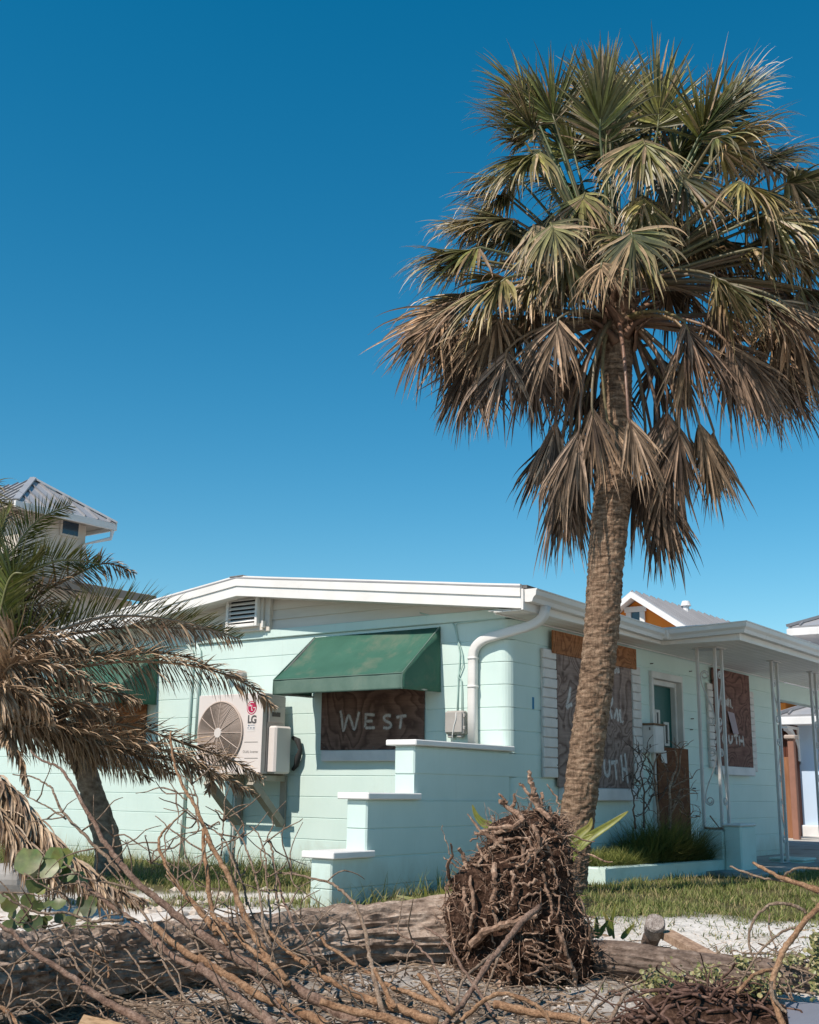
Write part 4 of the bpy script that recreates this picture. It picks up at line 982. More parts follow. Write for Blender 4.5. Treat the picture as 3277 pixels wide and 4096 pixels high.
def fan_frond(mb, hub, dr, nr, R, A, droop, state, rg, n=44):
    """costapalmate fan: n folded segments around the hub"""
    dr = Vector(dr).normalized(); nr = Vector(nr); nr = (nr-dr*nr.dot(dr)).normalized(); sd_ = dr.cross(nr)
    g = rg.choice(GREENS); tn = rg.choice(TANS); gy = rg.choice(GREYS)
    roll = rg.gauss(0, .32); nr = (nr*math.cos(roll)+sd_*math.sin(roll)).normalized(); sd_ = dr.cross(nr); tear = [rg.uniform(-1, 1) for _ in range(rg.randint(0, 3))]; A *= rg.uniform(.85, 1.1); lop = rg.uniform(-.3, .3)
    for k in range(n):
        u = (k+.5)/n*2-1
        if any(abs(u-q_) < .045 for q_ in tear) or rg.random() < .07: continue
        th = math.radians(A)*u+rg.uniform(-.03, .03)
        d = dr*math.cos(th)+sd_*math.sin(th)+nr*(.10-.18*abs(u))+GRAV*(.55*abs(u)**1.2*(1 if state < .6 else .5)*min(1, droop*1.6))+Vector((rg.uniform(-1,1), rg.uniform(-1,1), rg.uniform(-1,1)))*(.20 if state < .6 else .20)
        start = Vector(hub)+dr*(.16*R*(1-abs(u)**1.5))
        L = R*(1-.28*abs(u)**2)*(1+lop*u)*rg.uniform(.62, 1.14)
        if state < .6:
            c0 = lerp3(g, tn, max(0, state-.25)*.9); c1 = lerp3(g, tn, min(1, .25+state*1.5)*rg.uniform(.5, 1.0))
            k2 = rg.choice((.5, .7, .95, 1.3, 1.75)); c0 = tuple(x*k2 for x in c0); c1 = tuple(x*k2 for x in c1)
            if rg.random() < state*.45: c0 = lerp3(c0, tn, .7); c1 = tn
        else:
            c0 = lerp3(tn, gy, (state-.6)/.4*rg.uniform(.6, 1)); c1 = lerp3(tn, gy, (state-.5)*rg.uniform(.7, 1.6)); c1 = tuple(max(.03, x) for x in c1); k2 = rg.choice((.28, .38, .5, .65, .9, 1.4)); c0 = tuple(x*k2 for x in c0); c1 = tuple(x*k2 for x in c1)
        strip(mb, start, d, nr, L, .0165*R/.6*rg.uniform(.6, 1.15)*(1.0 if state < .6 else .74), 9, (droop*rg.uniform(.5, 2.6)+.15)*(2.4 if rg.random() < .3 else 1.0), c0, c1, rg, tip=.22, wob=.055, pw=2.2)
# ================================================================ cabbage palm
PD = 9.9
def pz(x, y, d=PD): return at(x, y, d)
path = [(2270, 3560, 150), (2277, 3480, 136), (2290, 3400, 128), (2303, 3314, 126), (2331, 3120, 126), (2356, 2932, 127), (2380, 2760, 128), (2400, 2591, 130), (2414, 2420, 134), (2424, 2250, 138), (2441, 2072, 144), (2455, 1920, 138), (2463, 1780, 126), (2464, 1620, 124), (2466, 1489, 126), (2470, 1343, 128), (2474, 1240, 150), (2474, 1150, 130), (2474, 1060, 80)]
palm = empty('cabbage_palm', pz(2277, 3480), 'tall cabbage palm with a shaggy green and brown crown in front of the house', 'palm tree')
BARK = newmat('palm_bark'); m, t, b = BARK
v = coords(t, (1,1,1)); n1 = noisef(t, coords(t, (1,1,4)), 9, 8, .7); n2 = noisef(t, coords(t, (5,5,1)), 12, 6, .7)
r = ramp(t, [(.32, (.05,.034,.025)), (.48, (.22,.145,.098)), (.66, (.42,.30,.21))]); t.links.new(n1, r.inputs[0])
r2 = ramp(t, [(.35, (.45,.42,.40)), (.6, (1.1,1.08,1.05))]); t.links.new(n2, r2.inputs[0]); c = mixc(t, .75, r.outputs[0], r2.outputs[0], 'MULTIPLY'); t.links.new(c, b.inputs['Base Color'])
b.inputs['Roughness'].default_value = .95; b.inputs['Specular IOR Level'].default_value = .1
ad = N(t, 'ShaderNodeMath', operation='ADD'); t.links.new(n1, ad.inputs[0]); t.links.new(n2, ad.inputs[1]); bump(t, b, ad.outputs[0], .8, .02); BARK = m
def polyat(P, n):
    """resample list of (Vector, radius) with Catmull-Rom"""
    out = []
    for i in range(len(P)-1):
        p0, p1, p2, p3 = P[max(i-1, 0)], P[i], P[i+1], P[min(i+2, len(P)-1)]
        for k in range(n):
            u = k/n; f_ = lambda a, b_, c_, d_: .5*((2*b_)+(c_-a)*u+(2*a-5*b_+4*c_-d_)*u*u+(3*b_-a-3*c_+d_)*u**3)
            out.append((f_(p0[0], p1[0], p2[0], p3[0]), f_(p0[1], p1[1], p2[1], p3[1])))
    out.append(P[-1]); return out
def rough_trunk(P, ncol, disp, name, mat, parent):
    mb = MB(); m_ = len(P); a = Vector((1, 0, 0)); rows = []
    for i, (p, rad) in enumerate(P):
        tn = (P[min(i+1, m_-1)][0]-P[max(i-1, 0)][0]).normalized(); a = (a-tn*a.dot(tn)).normalized(); b_ = tn.cross(a); row = []
        for k in range(ncol):
            an = 2*math.pi*k/ncol; o = a*math.cos(an)+b_*math.sin(an); row.append(mb.vert(p+o*(rad+disp(p+o*rad, an, i))))
        rows.append(row)
    for i in range(m_-1):
        for k in range(ncol): mb.f.append((rows[i][k], rows[i][(k+1) % ncol], rows[i+1][(k+1) % ncol], rows[i+1][k]))
    mb.f.append(tuple(rows[0][::-1])); mb.f.append(tuple(rows[-1])); return mb.build(name, mat, parent, smooth=True, recalc=False)
TP = [(pz(x, y), w_/FL*10.0/2) for x, y, w_ in path]
fine = polyat(TP, 30)
def pdisp(p, an, i):
    q = Vector((math.cos(an)*2.2, math.sin(an)*2.2, p.z*17+1.2*mnoise.noise(p*4)))
    rdg = 1-abs(mnoise.noise(q)); rdg = max(0, rdg-.72)/.28
    f_ = mnoise.noise(Vector((math.cos(an)*9, math.sin(an)*9, p.z*5)))
    return .013*rdg+.005*f_+.007*mnoise.noise(Vector((math.cos(an)*14, math.sin(an)*14, p.z*38)))-.004
tk = rough_trunk(fine, 72, pdisp, 'trunk', BARK, palm)
rg = random.Random(21)
def z6(x, y): return (1600+x/1.0286, 100+y/1.0286)
def z7(x, y): return (1600+x/1.0286, 1100+y/1.0286)
FR6 = [(640,405,.1,108,.0,275,.12,75,.12),(822,440,.3,88,.1,325,.15,58,.18),(1062,420,.0,85,-.1,350,.10,72,.1),(1225,470,.1,56,.1,340,.28,68,.15),
 (1000,470,.75,-80,.7,300,.55,105,.38),(575,520,.5,218,.4,310,.7,95,.3),(570,440,.2,160,.2,300,.3,70,.25),(1290,470,.5,12,.5,300,.75,90,.3),
 (1400,640,.6,-45,.6,310,.8,100,.42),(1590,650,.2,-8,.2,290,.7,85,.35),(330,915,.3,195,.2,320,.55,80,.35),(470,800,.0,172,-.1,280,.45,80,.4),
 (620,815,.7,-75,.6,270,.8,100,.4),(950,845,.9,-85,.7,310,.85,100,.33),(830,975,.95,-100,.5,210,.8,90,.62),(1290,1030,.7,-50,.5,340,.7,70,.42),
 (1450,920,.2,-8,.2,310,.5,90,.5),(1610,900,-.1,-3,-.1,330,.45,85,.5),(440,1040,.6,218,.4,340,.55,80,.5),(720,540,-.3,100,-.3,280,.2,80,.2),
 (900,520,-.3,85,-.3,300,.2,80,.2),(1150,600,.4,-65,.3,280,.75,95,.4),(760,690,.4,-110,.4,270,.8,95,.42),(1120,560,-.3,60,-.3,300,.3,85,.25),
 (480,620,-.3,190,-.2,300,.5,90,.35),(1480,560,-.3,20,-.3,310,.5,85,.35),(1500,780,.3,-25,.3,300,.8,95,.45),(1000,700,.4,-90,.4,260,.9,95,.42),
 (350,800,-.2,185,-.2,250,.5,85,.45),(860,330,-.2,92,-.2,270,.15,80,.2),(1330,360,-.2,50,-.2,290,.25,80,.2),(540,330,-.2,128,-.1,270,.2,80,.2),(690,930,.5,-105,.4,290,.8,85,.5),
 (1180,850,-.2,-30,-.2,280,.7,90,.5),(1650,1080,-.1,-20,0,320,.5,80,.55),(560,1010,.2,-130,.2,300,.6,85,.55)]
FR7 = [(200,130,.2,242,.2,350,.45,75,.66),(300,330,.0,256,.1,320,.4,55,.95),(440,310,.4,-100,.2,340,.5,55,1.),(540,310,.2,-85,.2,330,.45,50,.9),
 (650,180,.6,-97,.2,310,.5,52,.9),(1170,190,.6,-72,.3,350,.5,55,.75),(1340,270,.3,-66,.2,360,.45,58,.9),(1430,330,.1,-72,.1,330,.45,58,1.),
 (1590,150,.1,-57,.1,420,.35,62,.72),(1560,330,-.2,-75,0,320,.45,55,1.),(640,600,.1,-94,0,350,.3,30,1.),(740,620,.4,-99,.1,350,.35,30,.9),
 (790,540,.5,-84,.1,300,.3,30,.95),(940,585,.6,-72,.1,300,.4,32,.85),(1150,620,.3,-93,.0,340,.3,28,.9),(1230,605,.3,-73,0,340,.3,26,.8),
 (1100,560,.0,-96,0,420,.3,36,1.),(1010,820,-.2,-80,0,380,.25,26,1.),(700,760,-.15,-86,0,380,.25,24,1.),(1070,840,-.1,-80,0,380,.25,22,1.),
 (420,160,.3,-120,.2,330,.5,70,.8),(1480,90,.3,-50,.3,360,.5,75,.7),(1290,120,.1,-60,.2,330,.5,70,.8),(250,200,-.1,250,0,320,.4,65,.85),(1640,60,-.2,-35,0,330,.4,75,.7),
 (720,330,-.3,-95,-.1,330,.4,50,1.),(1060,330,-.3,-85,-.1,330,.4,50,1.),(880,420,-.35,-90,0,330,.3,45,1.),(560,150,.1,-115,.1,320,.5,65,.8),(360,60,.2,215,.2,330,.5,80,.62)]
head = pz(2474, 1150); boots = pz(2470, 1290)
def frond(i, hx, hy, dz, al, tw, Rz, dp_, A, stt):
    hub = at(hx, hy, PD-dz)
    a_ = math.radians(al); d = _r*math.cos(a_)+_u*math.sin(a_)-_f*tw
    R_ = Rz/1.0286/FL*10*1.06
    up_n = Vector((0,0,1)) if abs(d.normalized().z) < .8 else -_f
    if d.normalized().z < -.8: up_n = -_f*.7+(hub-head).normalized()*.6
    mb = MB(); fan_frond(mb, hub, d, up_n*1.0-_f*.35, R_, A, dp_, stt, rg, n=60 if stt < .6 else 56)
    blade = mb.build('frond', LEAF if stt < .6 else DRY, palm, recalc=False)
    # petiole
    ang = math.atan2(hub.y-head.y, hub.x-head.x); base = (head if hy < 1250 else boots)+Vector((math.cos(ang)*.10, math.sin(ang)*.10, 0 if hy > 900 else .05))
    mid = base.lerp(hub, .55)+Vector((0,0,.16 if hub.z < base.z else .05))+(Vector((math.cos(ang), math.sin(ang), 0))*(.18 if hub.z < base.z-.3 else .02))
    P = [base.lerp(mid, u).lerp(mid.lerp(hub, u), u) for u in (0, .17, .34, .5, .67, .84, 1)]+[hub+d.normalized()*R_*.16]
    mb = MB(); mb.tube(P, [.030, .022, .018, .016, .014, .013, .011, .006], 6)
    c_ = lerp3((.10,.125,.045), (.23,.15,.10), min(1, stt*1.1)); mb.c = [(*tuple(x*rg.uniform(.85,1.15) for x in c_), 1)]*len(mb.v)
    mb.build('petiole', LEAF, blade, smooth=True)
def jit(f_, s_):
    x, y, dz, al, tw, Rz, dp_, A, stt = f_
    low = stt > .85 and A < 40
    return (x+rg.gauss(0, 28 if low else s_), y+abs(rg.gauss(0, 40 if low else s_*.7)), (dz if not low else -.1)-rg.uniform(.05, .6), al+rg.gauss(0, 8 if low else 16), tw+rg.uniform(-.3, .3), Rz*rg.uniform(.8, 1.0), dp_*rg.uniform(.8, 1.3), A, min(1, max(.05, stt+rg.uniform(-.12, .18))))
for src_, zf_ in ((FR6, z6), (FR7, z7)):
    for i, f_ in enumerate(src_):
        for rep in range((3 if f_[8] < .6 else 2) if i % 3 else 3):
            g_ = f_ if rep == 0 else jit(f_, 55); hx, hy = zf_(g_[0], g_[1]); frond(i, hx, hy, *g_[2:])
for k in range(34):
    bx, by = rg.uniform(480, 1600), rg.uniform(480, 1080); al = math.degrees(math.atan2(-(by-760), bx-900))
    hx, hy = z6(bx, by); frond(100+k, hx, hy, -rg.uniform(.25, .8), al+rg.gauss(0, 20)-(25 if bx > 900 else -25), rg.uniform(-.4, .1), rg.uniform(240, 320), rg.uniform(.5, .9), rg.uniform(75, 100), rg.uniform(.2, .5) if by < 900 else rg.uniform(.5, .85))
# old leaf boots around the head of the trunk
BOOT = pm('boot_brown', (.20,.115,.072), (.12,.065,.042), 9, .8, 40, .4, .006)
for k in range(26):
    a_ = k*2.4; zc = boots.z-.25+.5*(k/26); rr_ = .15+.02*(k/26); o = Vector((math.cos(a_), math.sin(a_), 0)); tg = Vector((-o.y, o.x, 0))*(1 if k % 2 else -1); c0 = Vector((boots.x, boots.y, zc))
    P = [c0+o*rr_-tg*.03+Vector((0,0,-.08)), c0+o*(rr_+.03)+tg*.02+Vector((0,0,.0)), c0+o*(rr_+.07)+tg*.08+Vector((0,0,.07)), c0+o*(rr_+.14+.1*rg.random())+tg*.16+Vector((0,0,.12))]
    mb = MB()
    Q = polyat([(p, 0) for p in P], 3); rows = []
    for i, (p, _) in enumerate(Q):
        u = i/(len(Q)-1); w_ = .055*(1-u*.75); tn = (Q[min(i+1, len(Q)-1)][0]-Q[max(i-1, 0)][0]).normalized(); s_ = tn.cross(o).normalized()
        rows.append([mb.vert(p-s_*w_-o*.010), mb.vert(p+o*.012), mb.vert(p+s_*w_-o*.010), mb.vert(p-o*.02)])
    for i in range(len(rows)-1):
        for j in range(4): mb.f.append((rows[i][j], rows[i][(j+1) % 4], rows[i+1][(j+1) % 4], rows[i+1][j]))
    mb.f.append(tuple(rows[0])); mb.f.append(tuple(rows[-1][::-1])); mb.build('boot', BOOT, palm, smooth=True)
# hanging fibres and old flower stalks in the heart of the crown
mb = MB()
for k in range(260):
    p = pz(*z6(rg.gauss(850, 130), rg.gauss(900, 110)), PD+rg.gauss(-.1, .25)); d = Vector((rg.gauss(0,1), rg.gauss(0,1), rg.gauss(-.2,.8))).normalized(); P = [p]
    for i in range(4): d = (d+Vector((rg.gauss(0,.4), rg.gauss(0,.4), -.25))).normalized(); P.append(P[-1]+d*.07)
    mb.tube(P, [.004, .003, .003, .002, .0015], 3, cap=False)
mb.c = [(.17,.10,.075, 1)]*len(mb.v); tag(mb.build('dry_flower_stalks', DRY, palm, recalc=False), kind='stuff')
# ================================================================ leaning date palm with half dead fronds
def z1(x, y): return (x/1.54, 1900+y/1.54)
DPG = [(.115,.145,.030), (.15,.175,.042), (.085,.115,.030)]; DPT = [(.54,.40,.27), (.44,.315,.205), (.64,.50,.37)]; DPB = [(.17,.11,.075), (.22,.145,.095), (.12,.08,.058)]
def pinnate(pts, L, n, state, roll, rg, parent, hang=.4, up_state=None, rad=.016, mat=None, dist=None):
    P = polyat([(Vector(p), 0) for p in pts], 14); P = [p for p, _ in P]; m_ = len(P)
    cum = [0]
    for i in range(1, m_): cum.append(cum[-1]+(P[i]-P[i-1]).length)
    tot = cum[-1]
    rach = MB(); rach.tube(P, [rad*(1-.8*c_/tot)+.003 for c_ in cum], 5)
    base = lerp3((.16,.17,.06), (.30,.21,.14), min(1, state*1.2)); rach.c = [(*base, 1)]*len(rach.v)
    blade = MB(); ph = math.radians(roll); rk_ = 0
    for k in range(n):
        u = (k+rg.uniform(.2, .8))/n; s_ = (.05+.95*u)*tot
        while rk_ < m_-2 and cum[rk_+1] < s_: rk_ += 1
        f_ = (s_-cum[rk_])/max(1e-6, cum[rk_+1]-cum[rk_]); p = P[rk_].lerp(P[rk_+1], f_); tn = (P[min(rk_+2, m_-1)]-P[max(rk_-1, 0)]).normalized()
        upv = Vector((0,0,1)); upv = (upv-tn*upv.dot(tn)).normalized(); hz = tn.cross(upv)
        for sg in (1, -1):
            sd_ = upv*math.sin(ph)*sg+hz*math.cos(ph)*sg
            st_ = state
            if up_state is not None and sg*math.sin(ph) > 0: st_ = up_state
            st_ = min(1, max(0, st_+rg.uniform(-.2, .2)+.18*max(0, u-.6)))
            ll = L*(math.sin(math.pi*min(1, .18+.80*u))**.6)*rg.uniform(.8, 1.1)
            d = tn*(.65+.25*u)+sd_*rg.uniform(.65, .95)+upv*.18*(1-st_)+Vector((rg.uniform(-1,1), rg.uniform(-1,1), rg.uniform(-1,1)))*(.10+.22*st_)+GRAV*hang*st_*.7
            g, tn_, br = rg.choice(DPG), rg.choice(DPT), rg.choice(DPB)
            if st_ < .45: c0, c1 = lerp3(g, tn_, st_*.3), lerp3(g, tn_, .15+st_)
            else:
                q_ = rg.random(); c0, c1 = lerp3(br, tn_, q_), lerp3(br, tn_, min(1, q_+.25))
            strip(blade, p, d, upv.cross(d) if False else upv*1.0+hz*.3, ll, .0125*rg.uniform(.75, 1.25), 5, (.10+hang*st_)*rg.uniform(.4, 1.6), c0, c1, rg, tip=.45, wob=.03+.07*st_)
    o = blade.build('frond', LEAF if state < .5 else DRY, parent, recalc=False)
    rach.build('rachis', LEAF, o, smooth=True); return o
dpb = at(433, 3352, 11.2)
dpalm = empty('date_palm', (dpb.x, dpb.y, 0), 'short leaning date palm with a mass of dying brown fronds by the west wall', 'palm tree')
DC = at(-60, 2830, 10.9)
TR = [(Vector((dpb.x+.03, dpb.y, -.1)), .135), (Vector((dpb.x, dpb.y, .28)), .112), (at(372, 3180, 11.15), .10), (at(335, 3060, 11.1), .098), (at(285, 2960, 11.0), .112), (at(120, 2860, 10.95), .12), (DC, .15), (DC+Vector((-.12, .1, .25)), .12)]
def ddisp(p, an, i):
    q = Vector((math.cos(an)*3, math.sin(an)*3, p.z*13)); v_ = mnoise.noise(q); return .018*max(0, v_)+.010*mnoise.noise(p*28)
DBARK = pm('date_palm_bark', (.33,.27,.215), (.12,.092,.072), 13, .95, 70, .8, .015, stretch=(1,1,1.6))
rough_trunk(polyat(TR, 16), 40, ddisp, 'trunk', DBARK, dpalm)
rg = random.Random(5)
def R_(l, d0, d1): return [DC]+[at(*z1(x, y), d0+(d1-d0)*(i+1)/len(l)) for i, (x, y) in enumerate(l)]
FRD = [  # polyline in the photo, depth at root/tip, leaflet length, count, state, roll, hang, state of the upper rank
 ([(-20,700),(110,430),(250,270),(430,190)], 10.8, 10.6, .38, 95, .02, 55, .15, None),
 ([(40,690),(180,600),(380,525),(610,545)], 10.7, 10.3, .38, 95, .08, 60, .2, None),
 ([(60,860),(200,760),(420,640),(640,545),(820,600)], 10.9, 10.5, .34, 75, .95, 62, .75, None),
 ([(100,1040),(350,960),(700,870),(1100,900),(1480,1010)], 10.7, 10.0, .40, 100, .85, 62, .5, .15),
 ([(100,1130),(330,1010),(650,950),(1000,940),(1380,960)], 10.9, 10.6, .34, 85, .9, 50, .6, .5),
 ([(120,1200),(420,1190),(800,1150),(1200,1180),(1500,1280),(1690,1430)], 10.5, 9.9, .34, 105, .92, 58, .6, None),
 ([(100,1130),(400,1120),(800,1095),(1100,1110),(1300,1190)], 11.0, 10.7, .30, 75, .95, 50, .5, None),
 ([(150,1440),(450,1490),(850,1560),(1150,1660),(1420,1760),(1620,1870)], 10.5, 10.0, .30, 105, .98, 60, .45, .8),
 ([(150,1500),(420,1560),(760,1640),(1080,1720),(1350,1850),(1560,1960)], 10.4, 9.8, .30, 100, .95, 55, .5, None),
 ([(60,1530),(300,1580),(560,1650),(860,1740),(1080,1850)], 10.6, 10.2, .30, 80, .98, 62, .6, None),
 ([(40,1600),(110,1700),(150,1800),(175,1960)], 10.5, 10.3, .22, 55, 1., 40, .8, None),
 ([(250,1560),(380,1620),(450,1730),(480,1850)], 10.7, 10.6, .24, 55, .95, 40, .8, None),
 ([(100,1230),(300,1290),(560,1310),(860,1390)], 10.6, 10.1, .36, 75, .98, 60, .7, None),
 ([(80,1350),(250,1400),(480,1420),(700,1480)], 10.4, 10.0, .34, 65, 1., 62, .6, None),
 ([(60,1050),(180,1000),(330,1010),(520,1090)], 10.5, 10.1, .36, 65, .98, 60, .7, None),
 ([(20,900),(120,820),(260,800),(430,860)], 10.9, 10.6, .36, 65, .9, 58, .7, .35),
 ([(-60,800),(-40,500),(20,300),(60,200)], 11.1, 11.3, .38, 70, .2, 50, .3, None),
 ([(-100,1000),(-150,800),(-200,600)], 11.1, 11.3, .38, 60, .4, 50, .5, None),
 ([(-150,1250),(-300,1300),(-420,1450)], 11.0, 11.1, .38, 60, .8, 50, .6, None),
 ([(0,1300),(120,1330),(240,1390),(330,1500)], 10.2, 9.8, .34, 60, 1., 62, .7, None),
 ([(60,1180),(200,1160),(420,1210),(560,1290)], 10.3, 9.9, .34, 60, 1., 60, .7, None),
 ([(0,780),(60,640),(160,520),(300,470)], 11.0, 11.0, .36, 75, .12, 55, .3, None)]
for i, (pl_, d0, d1, L, n, st_, ro, hg, us) in enumerate(FRD):
    for rep in range(2 if i in (8, 9) else 1):
        P_ = pl_ if rep == 0 else [(x*rg.uniform(.8, .95), y+rg.uniform(-60, 70)) for x, y in pl_]
        pinnate(R_(P_, d0, d1+.25*rep), L*1.05, int(n*1.65), st_, ro, rg, dpalm, hg, us)
# a torn-off frond lying on the ground in front of it
q_ = lambda x, y: (x/1.967, 3000+y/1.967)
lf = empty('fallen_frond', at(*q_(700, 950), 7.9), 'bleached dead palm frond lying on the sand in front of the leaning palm', 'palm frond')
pinnate([at(*q_(x, y), d) for x, y, d in ((-250,20,8.8),(-60,190,8.6),(110,330,8.45),(300,560,8.3),(480,760,8.15),(700,960,8.0),(900,1090,7.85),(1130,1180,7.8))], .36, 240, 1., 52, rg, lf, .95)
pinnate([at(*q_(x, y), d) for x, y, d in ((-250,260,8.5),(-80,420,8.4),(60,560,8.3),(200,730,8.2),(330,880,8.1),(520,1030,8.0))], .34, 170, 1., 50, rg, lf, .95)
# second cabbage palm, its crown just reaching into the frame at the far left
p2c = at(-190, 2010, 22)
palm2 = empty('cabbage_palm', (p2c.x, p2c.y, 0), 'distant cabbage palm with only a few fronds in view behind the tall beige house', 'palm tree')
rough_trunk(polyat([(Vector((p2c.x, p2c.y, -.2)), .19), (Vector((p2c.x, p2c.y, p2c.z*.5)), .17), (p2c, .16)], 20), 20, pdisp, 'trunk', BARK, palm2)
for k in range(22):
    a = k*2.4; el = math.radians(rg.uniform(-50, 60)); d = Vector((math.cos(a)*math.cos(el), math.sin(a)*math.cos(el), math.sin(el))); hub = p2c+d*.75
    mb = MB(); fan_frond(mb, hub, d+Vector((0,0,-.2)), Vector((0,0,1)), .85, 75, .5, .2 if el > 0 else .7, rg, n=30); fo = mb.build('frond', LEAF, palm2, recalc=False)
    mb = MB(); mb.tube([p2c, p2c.lerp(hub, .5)+Vector((0,0,.05)), hub], [.03, .02, .012], 5); mb.c = [(.12,.12,.05,1)]*len(mb.v); mb.build('petiole', LEAF, fo)
# ================================================================ storm debris in the foreground
def q1(x, y): return (x/1.967, 3000+y/1.967)
def q2(x, y): return (800+x/1.967, 3000+y/1.967)
def q3(x, y): return (1600+x/1.967, 3000+y/1.967)
def q4(x, y): return (2427+x/2.0294, 3400+y/2.0294)
rg = random.Random(11)
def woodmat(name, cols, sc, stretch, bs=.6):
    m, t, b = newmat(name); n1 = noisef(t, coords(t, stretch), sc, 8, .68); n2 = noisef(t, coords(t), sc*4, 6, .7)
    r = ramp(t, [(.30, cols[0]), (.5, cols[1]), (.72, cols[2])]); t.links.new(n1, r.inputs[0]); r2 = ramp(t, [(.35, (.5,.48,.46)), (.6, (1.1,1.1,1.1))]); t.links.new(n2, r2.inputs[0])
    c = mixc(t, .7, r.outputs[0], r2.outputs[0], 'MULTIPLY'); t.links.new(c, b.inputs['Base Color']); b.inputs['Roughness'].default_value = .92; b.inputs['Specular IOR Level'].default_value = .12
    ad = N(t, 'ShaderNodeMath', operation='ADD'); t.links.new(n1, ad.inputs[0]); t.links.new(n2, ad.inputs[1]); bump(t, b, ad.outputs[0], bs, .012); return m
BARKG = woodmat('log_bark', ((.10,.068,.05), (.34,.255,.20), (.60,.49,.40)), 9, (1,1,2.2), .9)
DRIFT = woodmat('weathered_log', ((.05,.036,.03), (.17,.125,.10), (.33,.26,.215)), 8, (1,1,5), .8)
ROOT = woodmat('root_wood', ((.13,.075,.05), (.29,.185,.13), (.50,.365,.27)), 14, (1,1,1), .5)
SOILR = woodmat('root_soil', ((.016,.009,.006), (.06,.032,.021), (.17,.10,.068)), 18, (1,1,1), 1.)
BR = [woodmat('twig_grey', ((.17,.115,.082), (.30,.215,.155), (.46,.355,.27)), 22, (1,1,1), .9), woodmat('branch_orange', ((.21,.11,.062), (.35,.205,.12), (.50,.32,.20)), 17, (1,1,1), .9), woodmat('branch_brown', ((.145,.09,.068), (.26,.17,.128), (.38,.27,.21)), 17, (1,1,1), .9)]
# ---- the fallen trunk with its root ball
LP = [((-420,3905),5.5,.160), ((-150,3892),5.7,.158), ((100,3874),5.95,.156), ((400,3850),6.2,.156), ((700,3822),6.4,.156), ((1050,3790),6.6,.158), ((1410,3752),6.75,.162), ((1650,3735),6.85,.172), ((1850,3722),6.9,.20), ((1960,3715),6.9,.24)]
fallen = empty('fallen_tree', at(1900, 3850, 6.8), 'large fallen trunk lying across the sand with an upturned root ball', 'fallen tree')
def ldisp(p, an, i):
    al = p.x*.82+p.y*.57; w1 = mnoise.noise(Vector((al*4, an*2, 5)))
    dd1 = mnoise.voronoi(Vector((al*6.5+w1*.5, an*3.4+w1*.6, 2)))[0]; dd2 = mnoise.voronoi(Vector((al*15, an*9+w1, 7)))[0]
    return .034*min(1, (dd1[1]-dd1[0])*2.2)+.015*min(1, (dd2[1]-dd2[0])*2.5)-.036+.014*mnoise.noise(Vector((al*1.5, an, 3)))+.008*mnoise.noise(Vector((al*24, an*18, 1)))
lg_ = polyat([(at(*p, d), r_+.012) for p, d, r_ in LP], 48)
def trunkish(P, n, disp, name, mat, parent, axis=Vector((0,0,1))):
    mb = MB(); m_ = len(P); a = Vector(axis); rows = []
    for i, (p, rad) in enumerate(P):
        tn = (P[min(i+1, m_-1)][0]-P[max(i-1, 0)][0]).normalized(); a = (a-tn*a.dot(tn)).normalized(); b_ = tn.cross(a)
        rows.append([mb.vert(p+(a*math.cos(2*math.pi*k/n)+b_*math.sin(2*math.pi*k/n))*(rad+disp(p+(a*math.cos(2*math.pi*k/n)+b_*math.sin(2*math.pi*k/n))*rad, 2*math.pi*k/n, i))) for k in range(n)])
    for i in range(m_-1):
        for k in range(n): mb.f.append((rows[i][k], rows[i][(k+1) % n], rows[i+1][(k+1) % n], rows[i+1][k]))
    mb.f.append(tuple(rows[0][::-1])); mb.f.append(tuple(rows[-1])); return mb.build(name, mat, parent, smooth=False, recalc=False)
trunkish(lg_, 90, ldisp, 'trunk', BARKG, fallen)
# root ball core from its outline (left, right edge in the photo per height)
RD = 6.7
OUT = [(480,960,1130),(560,800,1280),(650,690,1310),(760,660,1330),(900,560,1340),(1050,440,1350),(1200,400,1390),(1350,390,1430),(1500,430,1470),(1650,470,1480),(1800,540,1470),(1950,640,1450),(2080,760,1400),(2180,840,1340)]
core = MB(); rows = []; NC = 40
ob = polyat([(Vector(((a+b_)/2, y, 0)), (b_-a)/2) for y, a, b_ in OUT], 5)
for c_, hw_ in ob:
    ctr = at(*q3(c_.x, c_.y), RD+.05); hwm = hw_/1.967/FL*RD*1.0
    row = []
    for k in range(NC):
        an = 2*math.pi*k/NC; d = _r0*math.cos(an)*hwm+Vector((FW2.x, FW2.y, 0))*math.sin(an)*min(.34, hwm*.85)
        p = ctr+d; n_ = d.normalized(); row.append(core.vert(p+n_*(.05*mnoise.noise(p*6)+.03*mnoise.noise(p*17)+.015*mnoise.noise(p*40))))
    rows.append(row)
for i in range(len(rows)-1):
    for k in range(NC): core.f.append((rows[i][k], rows[i][(k+1) % NC], rows[i+1][(k+1) % NC], rows[i+1][k]))
core.f.append(tuple(rows[0][::-1])); core.f.append(tuple(rows[-1]))
ballv = list(core.v); rb = core.build('root_ball', SOILR, fallen)
def limb(pts, r0, r1, mat, name, parent, n=6, knob=.12, sub=5, rgl=rg, bend=.0, smooth=True):
    P = polyat([(Vector(p), 0) for p in pts], sub); m_ = len(P); mb = MB()
    Q = [p+Vector((rgl.gauss(0,1), rgl.gauss(0,1), rgl.gauss(0,1)))*bend for p, _ in P]
    rad = []
    for i in range(m_):
        u = i/(m_-1); rr_ = r0+(r1-r0)*u
        rad.append(rr_*(1+rgl.uniform(-knob, knob))*(1.16 if (i % 9 == 4 and knob > .05) else 1))
    mb.tube(Q, rad, n, jit=.05, rg=rgl); return mb.build(name, mat, parent, smooth=smooth, recalc=False)
